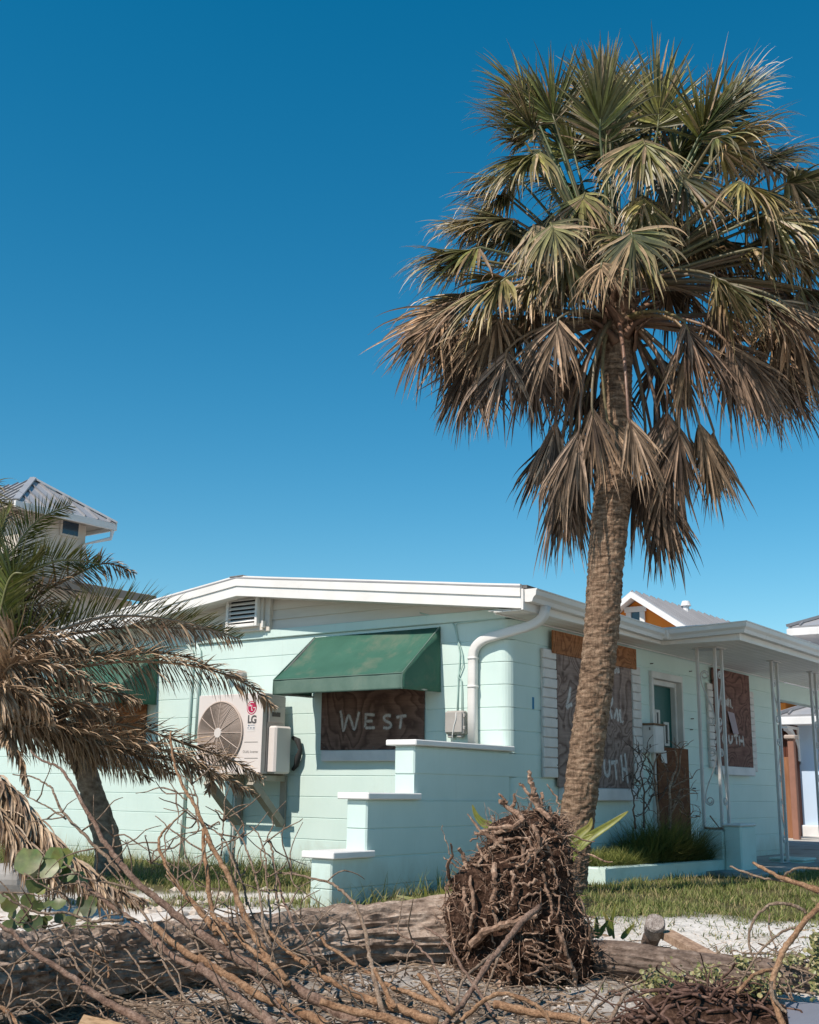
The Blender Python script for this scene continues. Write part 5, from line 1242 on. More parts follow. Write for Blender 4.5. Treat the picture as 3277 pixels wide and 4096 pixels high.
def qpx(f, pts, d0, d1): return [at(*f(x, y), d0+(d1-d0)*i/(len(pts)-1)) for i, (x, y) in enumerate(pts)]
HAND = [([(1015,170),(1035,250),(1050,330),(1090,430),(1130,520)],24,34),([(940,260),(1010,345),(1090,450),(1180,540)],12,28),([(790,400),(880,470),(980,560)],26,30),([(775,345),(810,380),(850,420)],10,16),([(1160,270),(1210,340),(1260,440)],6,12),
 ([(905,350),(900,400),(890,470)],14,20),([(1120,340),(1110,400),(1120,480)],16,24),([(475,775),(520,900),(560,1050),(580,1200),(560,1340),(520,1560)],20,16),([(345,840),(420,900),(510,950),(560,960)],7,10),([(335,610),(360,720),(400,830),(460,885)],4,7),
 ([(550,700),(680,660),(800,640),(960,590)],9,20),([(590,660),(700,640),(800,650)],14,16),([(500,905),(620,905),(740,905)],9,9),([(800,890),(920,840),(1040,790),(1120,770)],12,14),([(800,720),(740,770),(690,830),(615,900)],34,18),([(735,900),(745,1000),(740,1090),(725,1200)],28,22),
 ([(1015,700),(1050,800),(1090,870),(1140,925)],14,10),([(675,1235),(760,1200),(870,1160)],10,8),([(1110,1130),(1000,1145),(930,1215)],12,10),([(790,1200),(860,1245)],6,6),([(740,1215),(775,1280)],9,6),([(880,950),(895,1050),(880,1180)],18,14),([(1080,1030),(990,1060),(900,1050)],16,12),
 ([(500,1090),(510,1180),(540,1290)],20,18),([(1000,880),(980,1000)],8,6),([(850,940),(770,1060)],6,5),([(1130,980),(1150,1100),(1190,1180)],16,14),([(1190,1180),(1200,1290),(1150,1360)],14,9),
 ([(975,1500),(1080,1510),(1200,1560),(1270,1600)],10,8),([(980,1545),(1100,1580),(1230,1640)],10,8),([(1000,1590),(1150,1650),(1330,1700)],12,10),([(985,1635),(1080,1680),(1250,1760)],14,12),([(960,1445),(1060,1445),(1120,1440)],7,6),([(1130,1740),(1200,1780),(1260,1830)],12,10),
 ([(1245,1380),(1290,1540),(1350,1690),(1380,1820),(1370,1950),(1330,2080)],22,26),([(785,1650),(850,1720),(860,1830)],12,18),([(770,1830),(850,1885),(950,1920)],36,30),([(1270,1400),(1290,1500),(1240,1640)],10,8),
 ([(560,1530),(680,1430),(820,1375),(950,1340),(1070,1290)],44,26),([(500,1640),(620,1480),(760,1400),(940,1290)],14,10),([(990,1910),(1080,1890),(1180,1895)],10,12),([(960,1890),(960,1990),(930,2060)],8,8),
 ([(1410,1640),(1450,1750),(1490,1870),(1505,1960)],7,6),([(1440,1610),(1430,1680)],18,6),([(700,620),(860,610),(960,560)],20,24),([(1180,440),(1200,520),(1270,600)],20,14),([(1040,590),(1080,660),(1090,740)],26,16),([(1150,630),(1220,650),(1290,700)],16,12),
 ([(820,700),(940,690),(1030,680)],14,12),([(1170,860),(1220,960),(1230,1080)],14,10),([(1260,760),(1300,860),(1330,980)],10,9),([(1190,1080),(1260,1200),(1240,1320)],12,9)]
FRONT = RD-.36
for pts, w0, w1 in HAND:
    top = pts[0][1] < 560; dd = FRONT if not top else RD-.12
    edge = [0 if not top else 0 for _ in pts]
    P = []
    for x, y in pts:
        # follow the bulge of the ball: nearer in the middle, further back at its edges
        o_ = min(OUT, key=lambda o: abs(o[0]-y)); c_ = (o_[1]+o_[2])/2; hw_ = (o_[2]-o_[1])/2; u = max(-1, min(1, (x-c_)/hw_)); hwm = hw_/1.967/FL*RD
        P.append(at(*q3(x, y), RD+.05-min(.34, hwm*.85)*math.sqrt(max(0, 1-u*u))-.06))
    k_ = 1/1.967/FL*6.4
    limb(P, w0*k_*.75, w1*k_*.75, ROOT, 'root', rb, 7, .20, 5, rg, .0045, False)
# tangle of finer roots over the ball
for k in range(170):
    v_ = Vector(rg.choice(ballv)); ctr = at(*q3(960, 1300), RD+.05); o = (v_-Vector((ctr.x, ctr.y, v_.z))).normalized()
    if o.dot(_f) > .45: continue
    d = Vector((rg.gauss(0,1), rg.gauss(0,1), rg.gauss(-.1,1))); d = (d-o*d.dot(o)*.85).normalized(); P = [v_+o*.02]
    st = rg.uniform(.03, .075)
    for i in range(rg.randint(3, 6)):
        d = (d+Vector((rg.gauss(0,.24), rg.gauss(0,.24), rg.gauss(0,.24)))-o*.04).normalized(); P.append(P[-1]+d*st)
    r0 = rg.choice((.0025, .003, .004, .006, .008, .012)); limb(P, r0, r0*.4, ROOT, 'root', rb, 5, .2, 2, rg, .003, False)
mb = MB()
for k in range(2400):
    v_ = Vector(rg.choice(ballv)); ctr = at(*q3(960, 1300), RD+.05); o = (v_-Vector((ctr.x, ctr.y, v_.z))).normalized(); d = Vector((rg.gauss(0,1), rg.gauss(0,1), rg.gauss(-.3,1))).normalized(); P = [v_]
    for i in range(4): d = (d+Vector((rg.gauss(0,.6), rg.gauss(0,.6), rg.gauss(0,.6)))+o*.15).normalized(); P.append(P[-1]+d*rg.uniform(.012,.04))
    mb.tube(P, [.0026, .0025, .002, .0015, .0008], 3, cap=False)
tag(mb.build('rootlets', ROOT, fallen, recalc=False), kind='stuff')
# ---- weathered log on the right, pole end and plank
LB = [((2150,3850),7.0,.092), ((2427,3832),6.75,.092), ((2700,3868),6.6,.088), ((2950,3890),6.5,.082), ((3200,3908),6.4,.074), ((3420,3922),6.3,.066)]
def bdisp(p, an, i):
    f_ = Vector((p.x*2.2+p.y*1.2, an*6, 1)); return -.010*max(0, 1-abs(mnoise.noise(f_*1.6))-.8)/.2+.007*mnoise.noise(p*6)+.003*mnoise.noise(p*30)
tag(trunkish(polyat([(at(*p, d), r_) for p, d, r_ in LB], 34), 48, bdisp, 'weathered_log', DRIFT, None), 'dark weathered log lying right of the root ball', 'log')
pe = empty('pole_stump', onZ(2600, 3830, -.1), 'short round-topped timber pole end standing behind the weathered log', 'pole')
pb = at(2595, 3790, 7.15); pt = at(2628, 3690, 7.05)
limb([pb+Vector((0,0,-.15)), pb, pb.lerp(pt, .6)], .045, .048, DRIFT, 'shaft', pe, 14, .02, 4)
cap_ = MB(); axd = (Vector((-.75,-.45,.5))).normalized(); c_ = at(2620, 3702, 7.0)
cap_.tube([c_-axd*.10, c_-axd*.06, c_+axd*.03, c_+axd*.045], [.048, .056, .056, .048], 18, jit=.03); cap_.build('pole_head', woodmat('grey_endgrain', ((.16,.13,.115), (.33,.28,.25), (.5,.45,.41)), 30, (1,1,1), .5), pe)
pk0, pk1 = at(*q4(480, 650), 7.05), at(*q4(850, 850), 6.62)
mb = MB(); dd_ = (pk1-pk0); sdv = dd_.cross(Vector((0,0,1))).normalized(); nv = sdv.cross(dd_).normalized()
mb.obox(pk0-sdv*.045, dd_, sdv*.09, -nv*.04)
tag(mb.build('plank', woodmat('tan_plank', ((.24,.15,.10), (.37,.25,.175), (.46,.33,.24)), 9, (1,1,1), .25)), 'short tan plank leaning from the pole end over the weathered log', 'plank')
# ---- toppled dead shrub: stems fan up and left from the lower middle
shrub = empty('toppled_shrub', at(1350, 4090, 5.5), 'toppled leafless shrub with long orange brown stems fanning over the fallen trunk', 'dead shrub')
k_ = 1/1.967/FL
ST = [ # (list of (region, x, y)), w0, w1 (photo px of the zoom), d0, d1, tone
 ([(1,240,0),(1,330,85),(1,440,120),(1,520,200),(1,600,320),(1,680,470),(1,740,570),(1,810,710),(1,900,820),(1,960,900),(1,1080,1050),(1,1250,1180),(1,1400,1310),(1,1560,1420),(2,0,1440),(2,200,1590),(2,400,1690),(2,600,1800),(2,800,1900),(2,960,1990),(2,1100,2080),(2,1300,2190)],14,104,6.6,5.5,2),
 ([(1,100,195),(1,230,205),(1,350,260),(1,410,300),(1,450,410),(1,530,530),(1,640,640),(1,760,770),(1,850,850),(1,940,960)],10,34,6.7,6.25,0),
 ([(1,180,355),(1,290,400),(1,400,460),(1,520,545)],9,16,6.7,6.55,0),([(1,230,570),(1,370,545),(1,510,525)],9,14,6.6,6.55,0),
 ([(1,1345,-145),(1,1350,0),(1,1390,150),(1,1450,300),(1,1540,450),(1,1610,620),(1,1672,770),(2,60,700),(2,150,860),(2,220,980),(2,290,1150),(2,350,1300),(2,440,1480),(2,520,1620),(2,600,1730),(2,700,1850)],18,66,6.4,5.6,1),
 ([(2,30,620),(2,30,800),(2,50,930),(2,70,1100),(2,100,1280),(2,150,1400),(2,220,1530)],30,48,6.15,5.8,1),
 ([(1,1480,460),(1,1370,560),(1,1290,640),(1,1250,730),(1,1290,870),(1,1350,990),(1,1450,1130),(1,1560,1250),(1,1672,1400),(2,60,1330),(2,130,1450)],12,56,6.4,5.9,1),
 ([(1,1230,520),(1,1340,620),(1,1450,700),(1,1600,800)],9,18,6.35,6.2,0),([(1,1330,240),(1,1390,330),(1,1470,400)],8,14,6.35,6.3,0),([(1,1430,190),(1,1510,270),(1,1545,360),(1,1560,470)],10,16,6.3,6.25,0),([(1,1465,530),(1,1550,550),(1,1672,605)],9,14,6.3,6.2,2),
 ([(1,600,1030),(1,760,1130),(1,880,1230),(1,1000,1310),(1,1080,1390),(1,1180,1480),(1,1230,1540)],30,44,6.2,5.9,2),
 ([(1,1200,1370),(1,1330,1490),(1,1450,1580),(1,1580,1660),(2,0,1640),(2,150,1740),(2,300,1830),(2,450,1920),(2,600,1990),(2,750,2050),(2,900,2110),(2,1020,2180)],52,84,5.9,5.3,1),
 ([(1,1230,1500),(1,1330,1600),(1,1450,1680),(1,1600,1740),(2,0,1710),(2,100,1790),(2,300,1950),(2,500,2100),(2,580,2190)],44,92,5.9,5.25,2),
 ([(1,-60,1330),(1,0,1370),(1,150,1480),(1,250,1590),(1,400,1680),(1,550,1780),(1,680,1880),(1,800,1960),(1,950,2040),(1,1080,2100),(1,1170,2180)],24,76,5.7,5.2,2),
 ([(1,-60,1090),(1,0,1120),(1,100,1190),(1,230,1250),(1,340,1285),(1,520,1280),(1,600,1310),(1,720,1345),(1,860,1340),(1,980,1340)],16,26,6.1,6.0,0),
 ([(1,190,970),(1,300,1040),(1,430,1110),(1,540,1190),(1,545,1265)],12,20,6.2,6.1,0),
 ([(1,270,1430),(1,400,1420),(1,560,1390),(1,750,1385),(1,950,1405),(1,1060,1415)],12,22,6.0,5.95,0),
 ([(1,450,1440),(1,520,1560),(1,600,1690),(1,690,1800),(1,820,1900),(1,960,1980),(1,1130,2020),(1,1300,2110)],14,34,5.8,5.4,0),
 ([(1,490,1340),(1,560,1480),(1,640,1620),(1,760,1750),(1,840,1870),(1,890,1950)],12,20,5.8,5.6,0),
 ([(1,980,1560),(1,1060,1660),(1,1150,1790),(1,1290,1910),(1,1420,2010),(1,1530,2100),(1,1590,2180)],14,30,5.8,5.35,0),
 ([(1,1240,1520),(1,1270,1620),(1,1320,1730),(1,1390,1850),(1,1460,1960),(1,1600,2100),(1,1660,2180)],16,28,5.75,5.3,0),
 ([(1,1550,1890),(1,1430,2010),(1,1370,2110),(1,1340,2180)],14,22,5.5,5.4,2),([(1,240,1960),(1,300,2030),(1,400,2110),(1,480,2170)],14,22,5.4,5.35,0),([(1,-40,1990),(1,40,2050),(1,110,2120),(1,160,2180)],30,44,5.3,5.2,1),
 ([(1,-30,1745),(1,120,1680),(1,320,1655)],12,16,5.65,5.6,0),([(1,320,1890),(1,480,1895),(1,640,1905),(1,900,1940),(1,1100,2010)],11,20,5.6,5.5,0),([(1,390,2080),(1,520,2020),(1,640,2010),(1,810,2020)],11,18,5.5,5.45,0),
 ([(1,80,1310),(1,150,1360),(1,250,1350),(1,310,1290)],9,12,6.0,6.0,0),([(1,500,880),(1,620,980),(1,760,1030),(1,900,1050),(1,1060,1100)],11,22,6.2,6.1,0),([(1,700,1010),(1,840,1130),(1,960,1290),(1,1060,1330)],10,20,6.15,6.0,0),([(1,820,900),(1,950,1040),(1,1030,1160),(1,1110,1260),(1,1190,1380)],12,24,6.2,5.95,0),
 ([(1,1150,850),(1,1190,890),(1,1280,900)],8,11,6.3,6.2,0),([(1,1300,985),(1,1400,1080),(1,1500,1180),(1,1620,1290)],12,24,6.2,6.05,0),([(1,1440,850),(1,1500,950),(1,1540,1120)],10,14,6.2,6.1,0),([(1,890,590),(1,895,680),(1,890,770)],14,20,6.3,6.3,0),([(1,870,870),(1,960,1010),(1,1000,1120),(1,1100,1200)],12,20,6.25,6.1,0),
 ([(1,1460,1400),(1,1530,1490),(1,1580,1610)],16,20,5.9,5.8,0),([(1,1040,1790),(1,1100,1830),(1,1150,1920),(1,1160,2000)],9,12,5.6,5.5,0),([(1,700,1560),(1,800,1620),(1,850,1690),(1,855,1800)],16,20,5.9,5.8,1),([(1,650,1850),(1,660,1960),(1,780,2040)],10,14,5.5,5.4,0),([(1,20,1975),(1,60,2040),(1,50,2120)],10,12,5.3,5.3,0),
 ([(2,120,470),(2,210,530),(2,280,630),(2,340,720),(2,380,830),(2,430,970),(2,470,1120),(2,490,1300),(2,510,1440),(2,560,1540)],10,30,6.3,5.8,0),
 ([(2,390,600),(2,450,650),(2,490,740),(2,520,860),(2,520,1000),(2,540,1150),(2,555,1300),(2,560,1400),(2,600,1500)],10,26,6.3,5.9,0),
 ([(2,545,700),(2,570,800),(2,580,900),(2,600,1000),(2,600,1100),(2,610,1200)],18,24,6.3,6.1,0),([(2,490,720),(2,530,715),(2,555,735)],7,12,6.3,6.3,2),
 ([(2,600,970),(2,640,1120),(2,690,1250),(2,750,1400),(2,830,1530),(2,900,1650),(2,950,1730)],16,34,6.2,5.7,2),
 ([(2,600,965),(2,720,975),(2,850,1000),(2,1000,1040),(2,1100,1090),(2,1190,1180),(2,1250,1270),(2,1300,1430),(2,1330,1580),(2,1355,1720),(2,1385,1850),(2,1420,1980),(2,1490,2180)],13,50,6.3,5.4,0),
 ([(2,655,985),(2,720,960),(2,780,985)],9,10,6.25,6.25,0),([(2,200,430),(2,185,560),(2,175,700),(2,170,830)],11,15,6.3,6.2,0),([(2,210,450),(2,280,500),(2,340,580),(2,345,650),(2,330,710)],11,15,6.3,6.25,0),([(2,30,590),(2,90,600),(2,140,625)],9,10,6.2,6.2,2),
 ([(2,60,610),(2,150,660),(2,210,740),(2,250,850),(2,280,950),(2,285,1080),(2,290,1250),(2,320,1420),(2,360,1580)],12,26,6.3,5.9,0),([(2,280,700),(2,260,800),(2,290,900),(2,320,1010),(2,350,1100),(2,370,1220)],12,22,6.25,6.1,0),
 ([(2,130,1170),(2,230,1240),(2,330,1290),(2,410,1290)],10,16,6.1,6.0,0),([(2,380,1200),(2,430,1330),(2,520,1430),(2,570,1500)],12,22,6.1,5.9,0),
 ([(2,140,1330),(2,260,1420),(2,350,1520),(2,450,1610),(2,560,1680),(2,680,1800)],34,50,5.9,5.6,1),
 ([(2,540,1430),(2,650,1540),(2,760,1640),(2,870,1710),(2,970,1780),(2,1100,1850),(2,1220,1920),(2,1350,1970),(2,1500,2010),(2,1672,2070),(3,150,2100),(3,300,2150)],34,80,5.9,5.4,1),
 ([(2,920,1440),(2,1020,1550),(2,1150,1640),(2,1280,1730),(2,1400,1800),(2,1520,1870),(2,1672,1920),(3,150,1950),(3,280,2000),(3,420,2060)],24,56,5.9,5.5,1),
 ([(2,850,1400),(2,900,1500),(2,960,1610),(2,1040,1720),(2,1120,1810),(2,1220,1850)],14,20,5.9,5.7,0),([(2,1205,1615),(2,1250,1740),(2,1295,1860)],18,24,5.8,5.7,0),([(2,1578,1660),(2,1540,1760),(2,1495,1845)],14,22,5.8,5.75,0),
 ([(2,570,1210),(2,700,1250),(2,790,1330),(2,860,1410)],11,18,6.1,5.95,0),([(2,0,1580),(2,100,1585),(2,190,1590)],10,12,5.7,5.7,0),([(2,40,1610),(2,160,1660),(2,300,1700),(2,400,1720)],14,18,5.65,5.6,0),
 ([(2,180,1790),(2,300,1870),(2,400,1960),(2,470,2050),(2,550,2170)],16,26,5.4,5.3,0),([(2,-20,2010),(2,120,2010),(2,290,1970)],18,24,5.4,5.4,0),([(2,190,2010),(2,240,2090),(2,300,2170)],14,18,5.35,5.3,0),
 ([(2,600,1500),(2,720,1580),(2,830,1640),(2,900,1700)],12,18,5.75,5.65,0),([(2,380,1770),(2,470,1840),(2,520,1900),(2,640,2040),(2,740,2170)],18,30,5.5,5.35,2),([(2,600,1920),(2,700,2040),(2,800,2130)],16,24,5.4,5.35,2),
 ([(2,950,1980),(2,1150,2040),(2,1350,2080),(2,1550,2140),(2,1672,2190)],60,78,5.45,5.3,1),([(2,1380,1720),(2,1430,1830),(2,1490,1950),(2,1540,2030)],34,46,5.6,5.5,1),([(2,1230,2110),(2,1310,2060),(2,1390,2020)],10,14,5.4,5.4,0),([(2,1000,2050),(2,1060,2110),(2,1170,2130)],12,16,5.35,5.35,0),
 ([(2,1510,1390),(2,1590,1460),(2,1672,1500),(3,120,1530),(3,230,1630),(3,290,1750),(3,350,1880),(3,410,2000)],14,28,6.1,5.6,2),([(2,1080,1500),(2,1180,1510),(2,1290,1560)],9,12,6.2,6.1,0)]
def pts_of(l, d0, d1):
    fs = {1: q1, 2: q2, 3: q3, 4: q4}; return [at(*fs[r_](x, y), d0+(d1-d0)*i/(len(l)-1)) for i, (r_, x, y) in enumerate(l)]
for l, w0, w1, d0, d1, tone in ST:
    P = pts_of(l, d0, d1); o = limb(P, w0*k_*d0*.44, w1*k_*d1*.44, BR[tone], 'branch', shrub, 9 if w1 > 30 else 6, .045, 5, rg, .0022)
    # small side twigs
    if w1 < 70:
        for j in range(rg.choice((1, 2, 3, 4))):
            b0 = rg.choice(P[1:-1]) if len(P) > 2 else P[0]; d = Vector((rg.gauss(0,1), rg.gauss(0,1), rg.gauss(.4,.8))).normalized(); T = [b0]
            for i in range(4): d = (d+Vector((rg.gauss(0,.35), rg.gauss(0,.35), rg.gauss(0,.35)))).normalized(); T.append(T[-1]+d*rg.uniform(.03, .11))
            limb(T, .0048, .002, BR[0], 'twig', o, 5, .1, 2)
# ---- single loose branches round the root ball and at the right edge
def loose(l, w0, w1, d0, d1, tone, lab, grp=None):
    o = limb(pts_of(l, d0, d1), w0*k_*d0*.5, w1*k_*d1*.5, BR[tone], 'loose_branch', None, 8, .10, 5, rg, .0015); tag(o, lab, 'branch', grp)
loose([(3,1100,1230),(3,980,1330),(3,880,1450),(3,790,1570),(3,700,1670),(3,600,1830),(3,500,1990),(3,420,2070),(3,340,2180)], 46, 40, 6.15, 5.5, 2, 'brown forked branch leaning across the front of the root ball')
loose([(3,740,1600),(3,640,1680),(3,540,1760),(3,470,1880),(3,450,2060)], 24, 20, 6.05, 5.6, 0, 'grey curved branch dropping from the forked branch at the root ball')
loose([(3,790,1570),(3,750,1700),(3,690,1850),(3,660,1960)], 20, 16, 6.05, 5.8, 0, 'slim grey twig hanging straight down before the root ball')
loose([(3,200,1400),(3,330,1480),(3,420,1600),(3,520,1760),(3,640,1930),(3,740,2100)], 18, 26, 6.3, 5.5, 2, 'straight brown branch crossing the forked branch below the root ball')
loose([(3,400,2180),(3,560,2060),(3,680,1960),(3,790,1915),(3,900,1935),(3,1040,1990),(3,1130,2060),(3,1190,2180)], 34, 30, 5.5, 5.4, 1, 'orange brown branch arching below the root ball')
loose([(3,740,2000),(3,1000,2060),(3,1200,2090),(3,1400,2120),(3,1500,2180)], 62, 50, 5.6, 5.4, 1, 'thick pale branch lying on the sand below the root ball')
loose([(3,150,1760),(3,230,1870),(3,320,1980),(3,420,2080)], 36, 44, 5.7, 5.45, 1, 'short thick orange branch beside the root ball')
loose([(3,1620,1790),(3,1560,1900),(3,1480,2030),(3,1400,2140)], 14, 20, 5.8, 5.4, 0, 'thin upright twig on the sand right of the root ball')
loose([(3,1690,1920),(3,1590,1990),(3,1500,2080),(3,1440,2170)], 16, 26, 5.7, 5.4, 0, 'thin bent twig leaning right of the root ball')
dead = empty('dead_branch', at(*q4(1380, 1412), 5.4), 'large curving yellowish dead branch standing by the grey panel', 'branch')
k4 = 1/2.0294/FL
QB = [([(1760,420),(1715,470),(1620,560),(1530,690),(1440,800),(1390,940),(1350,1040),(1350,1150),(1370,1250),(1440,1440)],40,52,5.7,5.3,1),([(1620,510),(1540,460),(1440,435),(1330,445),(1240,510),(1180,600),(1155,700),(1165,800),(1200,900),(1260,1020),(1300,1090)],26,14,5.7,5.6,0),
 ([(1540,630),(1430,660),(1330,740),(1240,830),(1180,920),(1110,1030),(1060,1150)],18,14,5.65,5.5,0),([(1350,965),(1230,1000),(1150,1060),(1060,1160)],28,24,5.55,5.4,1),([(820,960),(930,930),(1040,960),(1150,1030),(1300,1080),(1500,1130),(1700,1170)],14,18,5.9,5.5,0),
 ([(1400,970),(1460,1050),(1490,1140),(1510,1220)],16,12,5.5,5.45,0),([(1710,1010),(1600,1080),(1510,1130)],13,10,5.5,5.5,0),([(1430,940),(1550,970),(1700,1020)],16,14,5.55,5.5,0),([(1320,520),(1320,620),(1350,740),(1390,860)],12,12,5.75,5.6,0),([(1390,1090),(1450,1140),(1500,1220)],12,10,5.45,5.4,0),
 ([(1340,1060),(1345,1170),(1400,1260),(1460,1320)],30,20,5.35,5.3,0),([(920,990),(1000,1020),(1120,1030),(1280,1060)],10,14,5.8,5.6,0),([(1480,930),(1420,830),(1300,830),(1290,880)],6,5,5.6,5.6,0),([(1520,900),(1580,1000),(1590,1080)],8,8,5.6,5.5,0)]
for l, w0, w1, d0, d1, tone in QB: limb(qpx(q4, l, d0, d1), w0*k4*d0*.5, w1*k4*d1*.5, BR[tone], 'limb', dead, 7, .1, 5, rg, .0015)
def loose4(l, w0, w1, d0, d1, tone, lab):
    tag(limb(qpx(q4, l, d0, d1), w0*k4*d0*.5, w1*k4*d1*.5, BR[tone], 'loose_branch', None, 8, .1, 5, rg, .0015), lab, 'branch')
loose4([(1185,105),(1290,160),(1400,220),(1520,260),(1640,300),(1780,350)], 22, 48, 6.6, 6.1, 1, 'broken tan branch pointing at the porch pedestal')
loose4([(1005,135),(1130,185),(1260,225),(1400,245),(1530,270),(1640,310)], 14, 24, 6.7, 6.3, 0, 'long thin pale branch below the broken tan branch')
loose4([(1430,240),(1470,180),(1570,145),(1760,155)], 14, 18, 6.4, 6.2, 0, 'curved twig arching over the broken tan branch')
loose4([(470,870),(520,940),(600,1010),(720,1050),(850,1090),(940,1125)], 14, 22, 6.2, 5.8, 0, 'thin branch lying in front of the weathered log')
loose4([(0,1180),(100,1140),(220,1090),(340,1030),(400,960)], 22, 14, 5.8, 5.9, 0, 'grey branch rising toward the weathered log')
loose4([(10,1440),(80,1290),(150,1170),(215,1150)], 40, 26, 5.4, 5.6, 0, 'stout bent grey branch below the weathered log')
# ---- tangled brown root clump at the lower right
rc = empty('root_clump', at(*q4(800, 1400), 5.5), 'dark reddish brown tangle of roots heaped on the sand', 'roots')
CLR = woodmat('clump_root', ((.05,.028,.022), (.13,.075,.058), (.24,.155,.12)), 14, (1,1,1), .5)
core = MB(); cc = at(*q4(850, 1420), 5.55); rows = []
for i in range(9):
    ph_ = math.pi*i/16; row = []
    for k in range(28):
        an = 2*math.pi*k/28; p = cc+_r0*math.cos(an)*.40*math.cos(ph_)+Vector((FW2.x,FW2.y,0))*math.sin(an)*.25*math.cos(ph_)+Vector((0,0,1))*(.17*math.sin(ph_)-.05); row.append(core.vert(p+Vector((0,0,1))*.05*mnoise.noise(p*9)))
    rows.append(row)
for i in range(8):
    for k in range(28): core.f.append((rows[i][k], rows[i][(k+1) % 28], rows[i+1][(k+1) % 28], rows[i+1][k]))
core.f.append(tuple(rows[-1])); cv_ = list(core.v); core.build('soil', SOILR, rc)
for k in range(280):
    v_ = Vector(rg.choice(cv_)); d = (_r0*rg.gauss(0,1.3)+Vector((rg.gauss(0,.4), rg.gauss(0,.4), rg.gauss(0,.2)))).normalized(); P = [v_+Vector((0,0,.012))]
    for i in range(rg.randint(3, 6)): d = (d+Vector((rg.gauss(0,.4), rg.gauss(0,.4), rg.gauss(-.10,.3)))).normalized(); P.append(P[-1]+d*.04)
    r0 = rg.choice((.004, .006, .008, .011)); limb(P, r0, r0*.6, CLR, 'root', rc, 5, .15, 2)
sticks = MB()
for k in range(1100):
    s_ = 5.0+2.0*rg.random(); l = rg.uniform(-.38, .38)*s_; x = CAM.x+FW2.x*s_+FW2.y*l; y = CAM.y+FW2.y*s_-FW2.x*l; a_ = rg.uniform(0, 6.28); P = [Vector((x, y, ground_z(x, y)+.012))]; L_ = rg.uniform(.03, .10)
    for i in range(4): a_ += rg.gauss(0, .3); P.append(P[-1]+Vector((math.cos(a_)*L_, math.sin(a_)*L_, rg.gauss(.006, .02))))
    r0 = rg.uniform(.0018, .0055); sticks.tube(P, [r0, r0, r0*.8, r0*.6, r0*.3], 4, cap=False)
tag(sticks.build('scattered_sticks', BR[0], recalc=False), 'thin dry sticks scattered on the sand among the branches', 'sticks', kind='stuff')
# ---- boards and panel cut by the lower frame edge
a_, b_, c_ = at(*q1(660, 2080), 5.3), at(*q1(1010, 2160), 5.25), at(*q1(560, 2250), 4.9)
mb = MB(); mb.obox(a_, b_-a_, c_-a_, (0,0,-.035)); tag(mb.build('board_offcut', woodmat('pale_orange_board', ((.40,.24,.13), (.53,.34,.19), (.60,.42,.26)), 6, (1,1,1), .15)), 'pale orange board offcut lying under the toppled shrub', 'board')
a_, b_, c_ = at(*q4(1450, 1235), 5.6), at(*q4(1760, 1235), 5.55), at(*q4(1500, 1500), 5.05)
mb = MB(); mb.obox(a_, b_-a_, c_-a_, (0,0,-.02)); tag(mb.build('grey_panel', pm('blue_grey_panel', (.20,.21,.25), None, 3, .5, 40, .05)), 'flat blue grey panel lying beside the dark root clump', 'panel')
# grey concrete lump at the far left
cb = at(*q1(20, 985), 8.6); mb = MB(); P = [(cb+_r0*(x*.1)+Vector((0,0,-.02)), .10+.01*math.sin(x)) for x in range(-12, 3)]
tag(trunkish(P, 20, lambda p, an, i: .012*mnoise.noise(p*7), 'concrete_pipe', pm('grey_concrete', (.34,.33,.32), (.24,.23,.22), 5, .9, 50, .4), None), 'grey concrete pipe lying on the sand behind the bleached frond', 'pipe')
# ================================================================ turf, planting and ground litter
rg = random.Random(33)
GRM = leafmat('grass_blade', .55, .3, .2)
def blade(mb, p, h, lean, az, w, c0, c1, seg=3):
    rows = []; d = Vector((math.cos(az)*lean, math.sin(az)*lean, 1)).normalized(); q = Vector(p); sd_ = Vector((-math.sin(az+rg.uniform(-.6,.6)), math.cos(az), 0)).normalized()
    for i in range(seg+1):
        u = i/seg; ww_ = w*(1-u**1.5)+.0004; rows.append((mb.vert(q-sd_*ww_), mb.vert(q+sd_*ww_))); c = lerp3(c0, c1, u); mb.c += [(*c, 1)]*2
        q = q+d*(h/seg); d = (d+Vector((math.cos(az), math.sin(az), 0))*lean*.45+Vector((0,0,-.12*lean))).normalized()
    for i in range(seg): mb.f.append((rows[i][0], rows[i][1], rows[i+1][1], rows[i+1][0]))
GG = [(.165,.225,.05), (.20,.25,.062), (.135,.195,.045), (.29,.30,.10), (.46,.38,.19), (.14,.18,.05)]
def inhouse(x, y):
    return (x > -.02 and y > -.02) or (-2.44 < x < .1 and -.02 < y < .22) or (x > .74 and -.76 < y < 0 and y > -.53-.1*(x-.77)) or (2.9 < x < 3.6 and -1.05 < y) or (x > 2.6 and y > -1.25)
lawn = MB(); cnt = 0
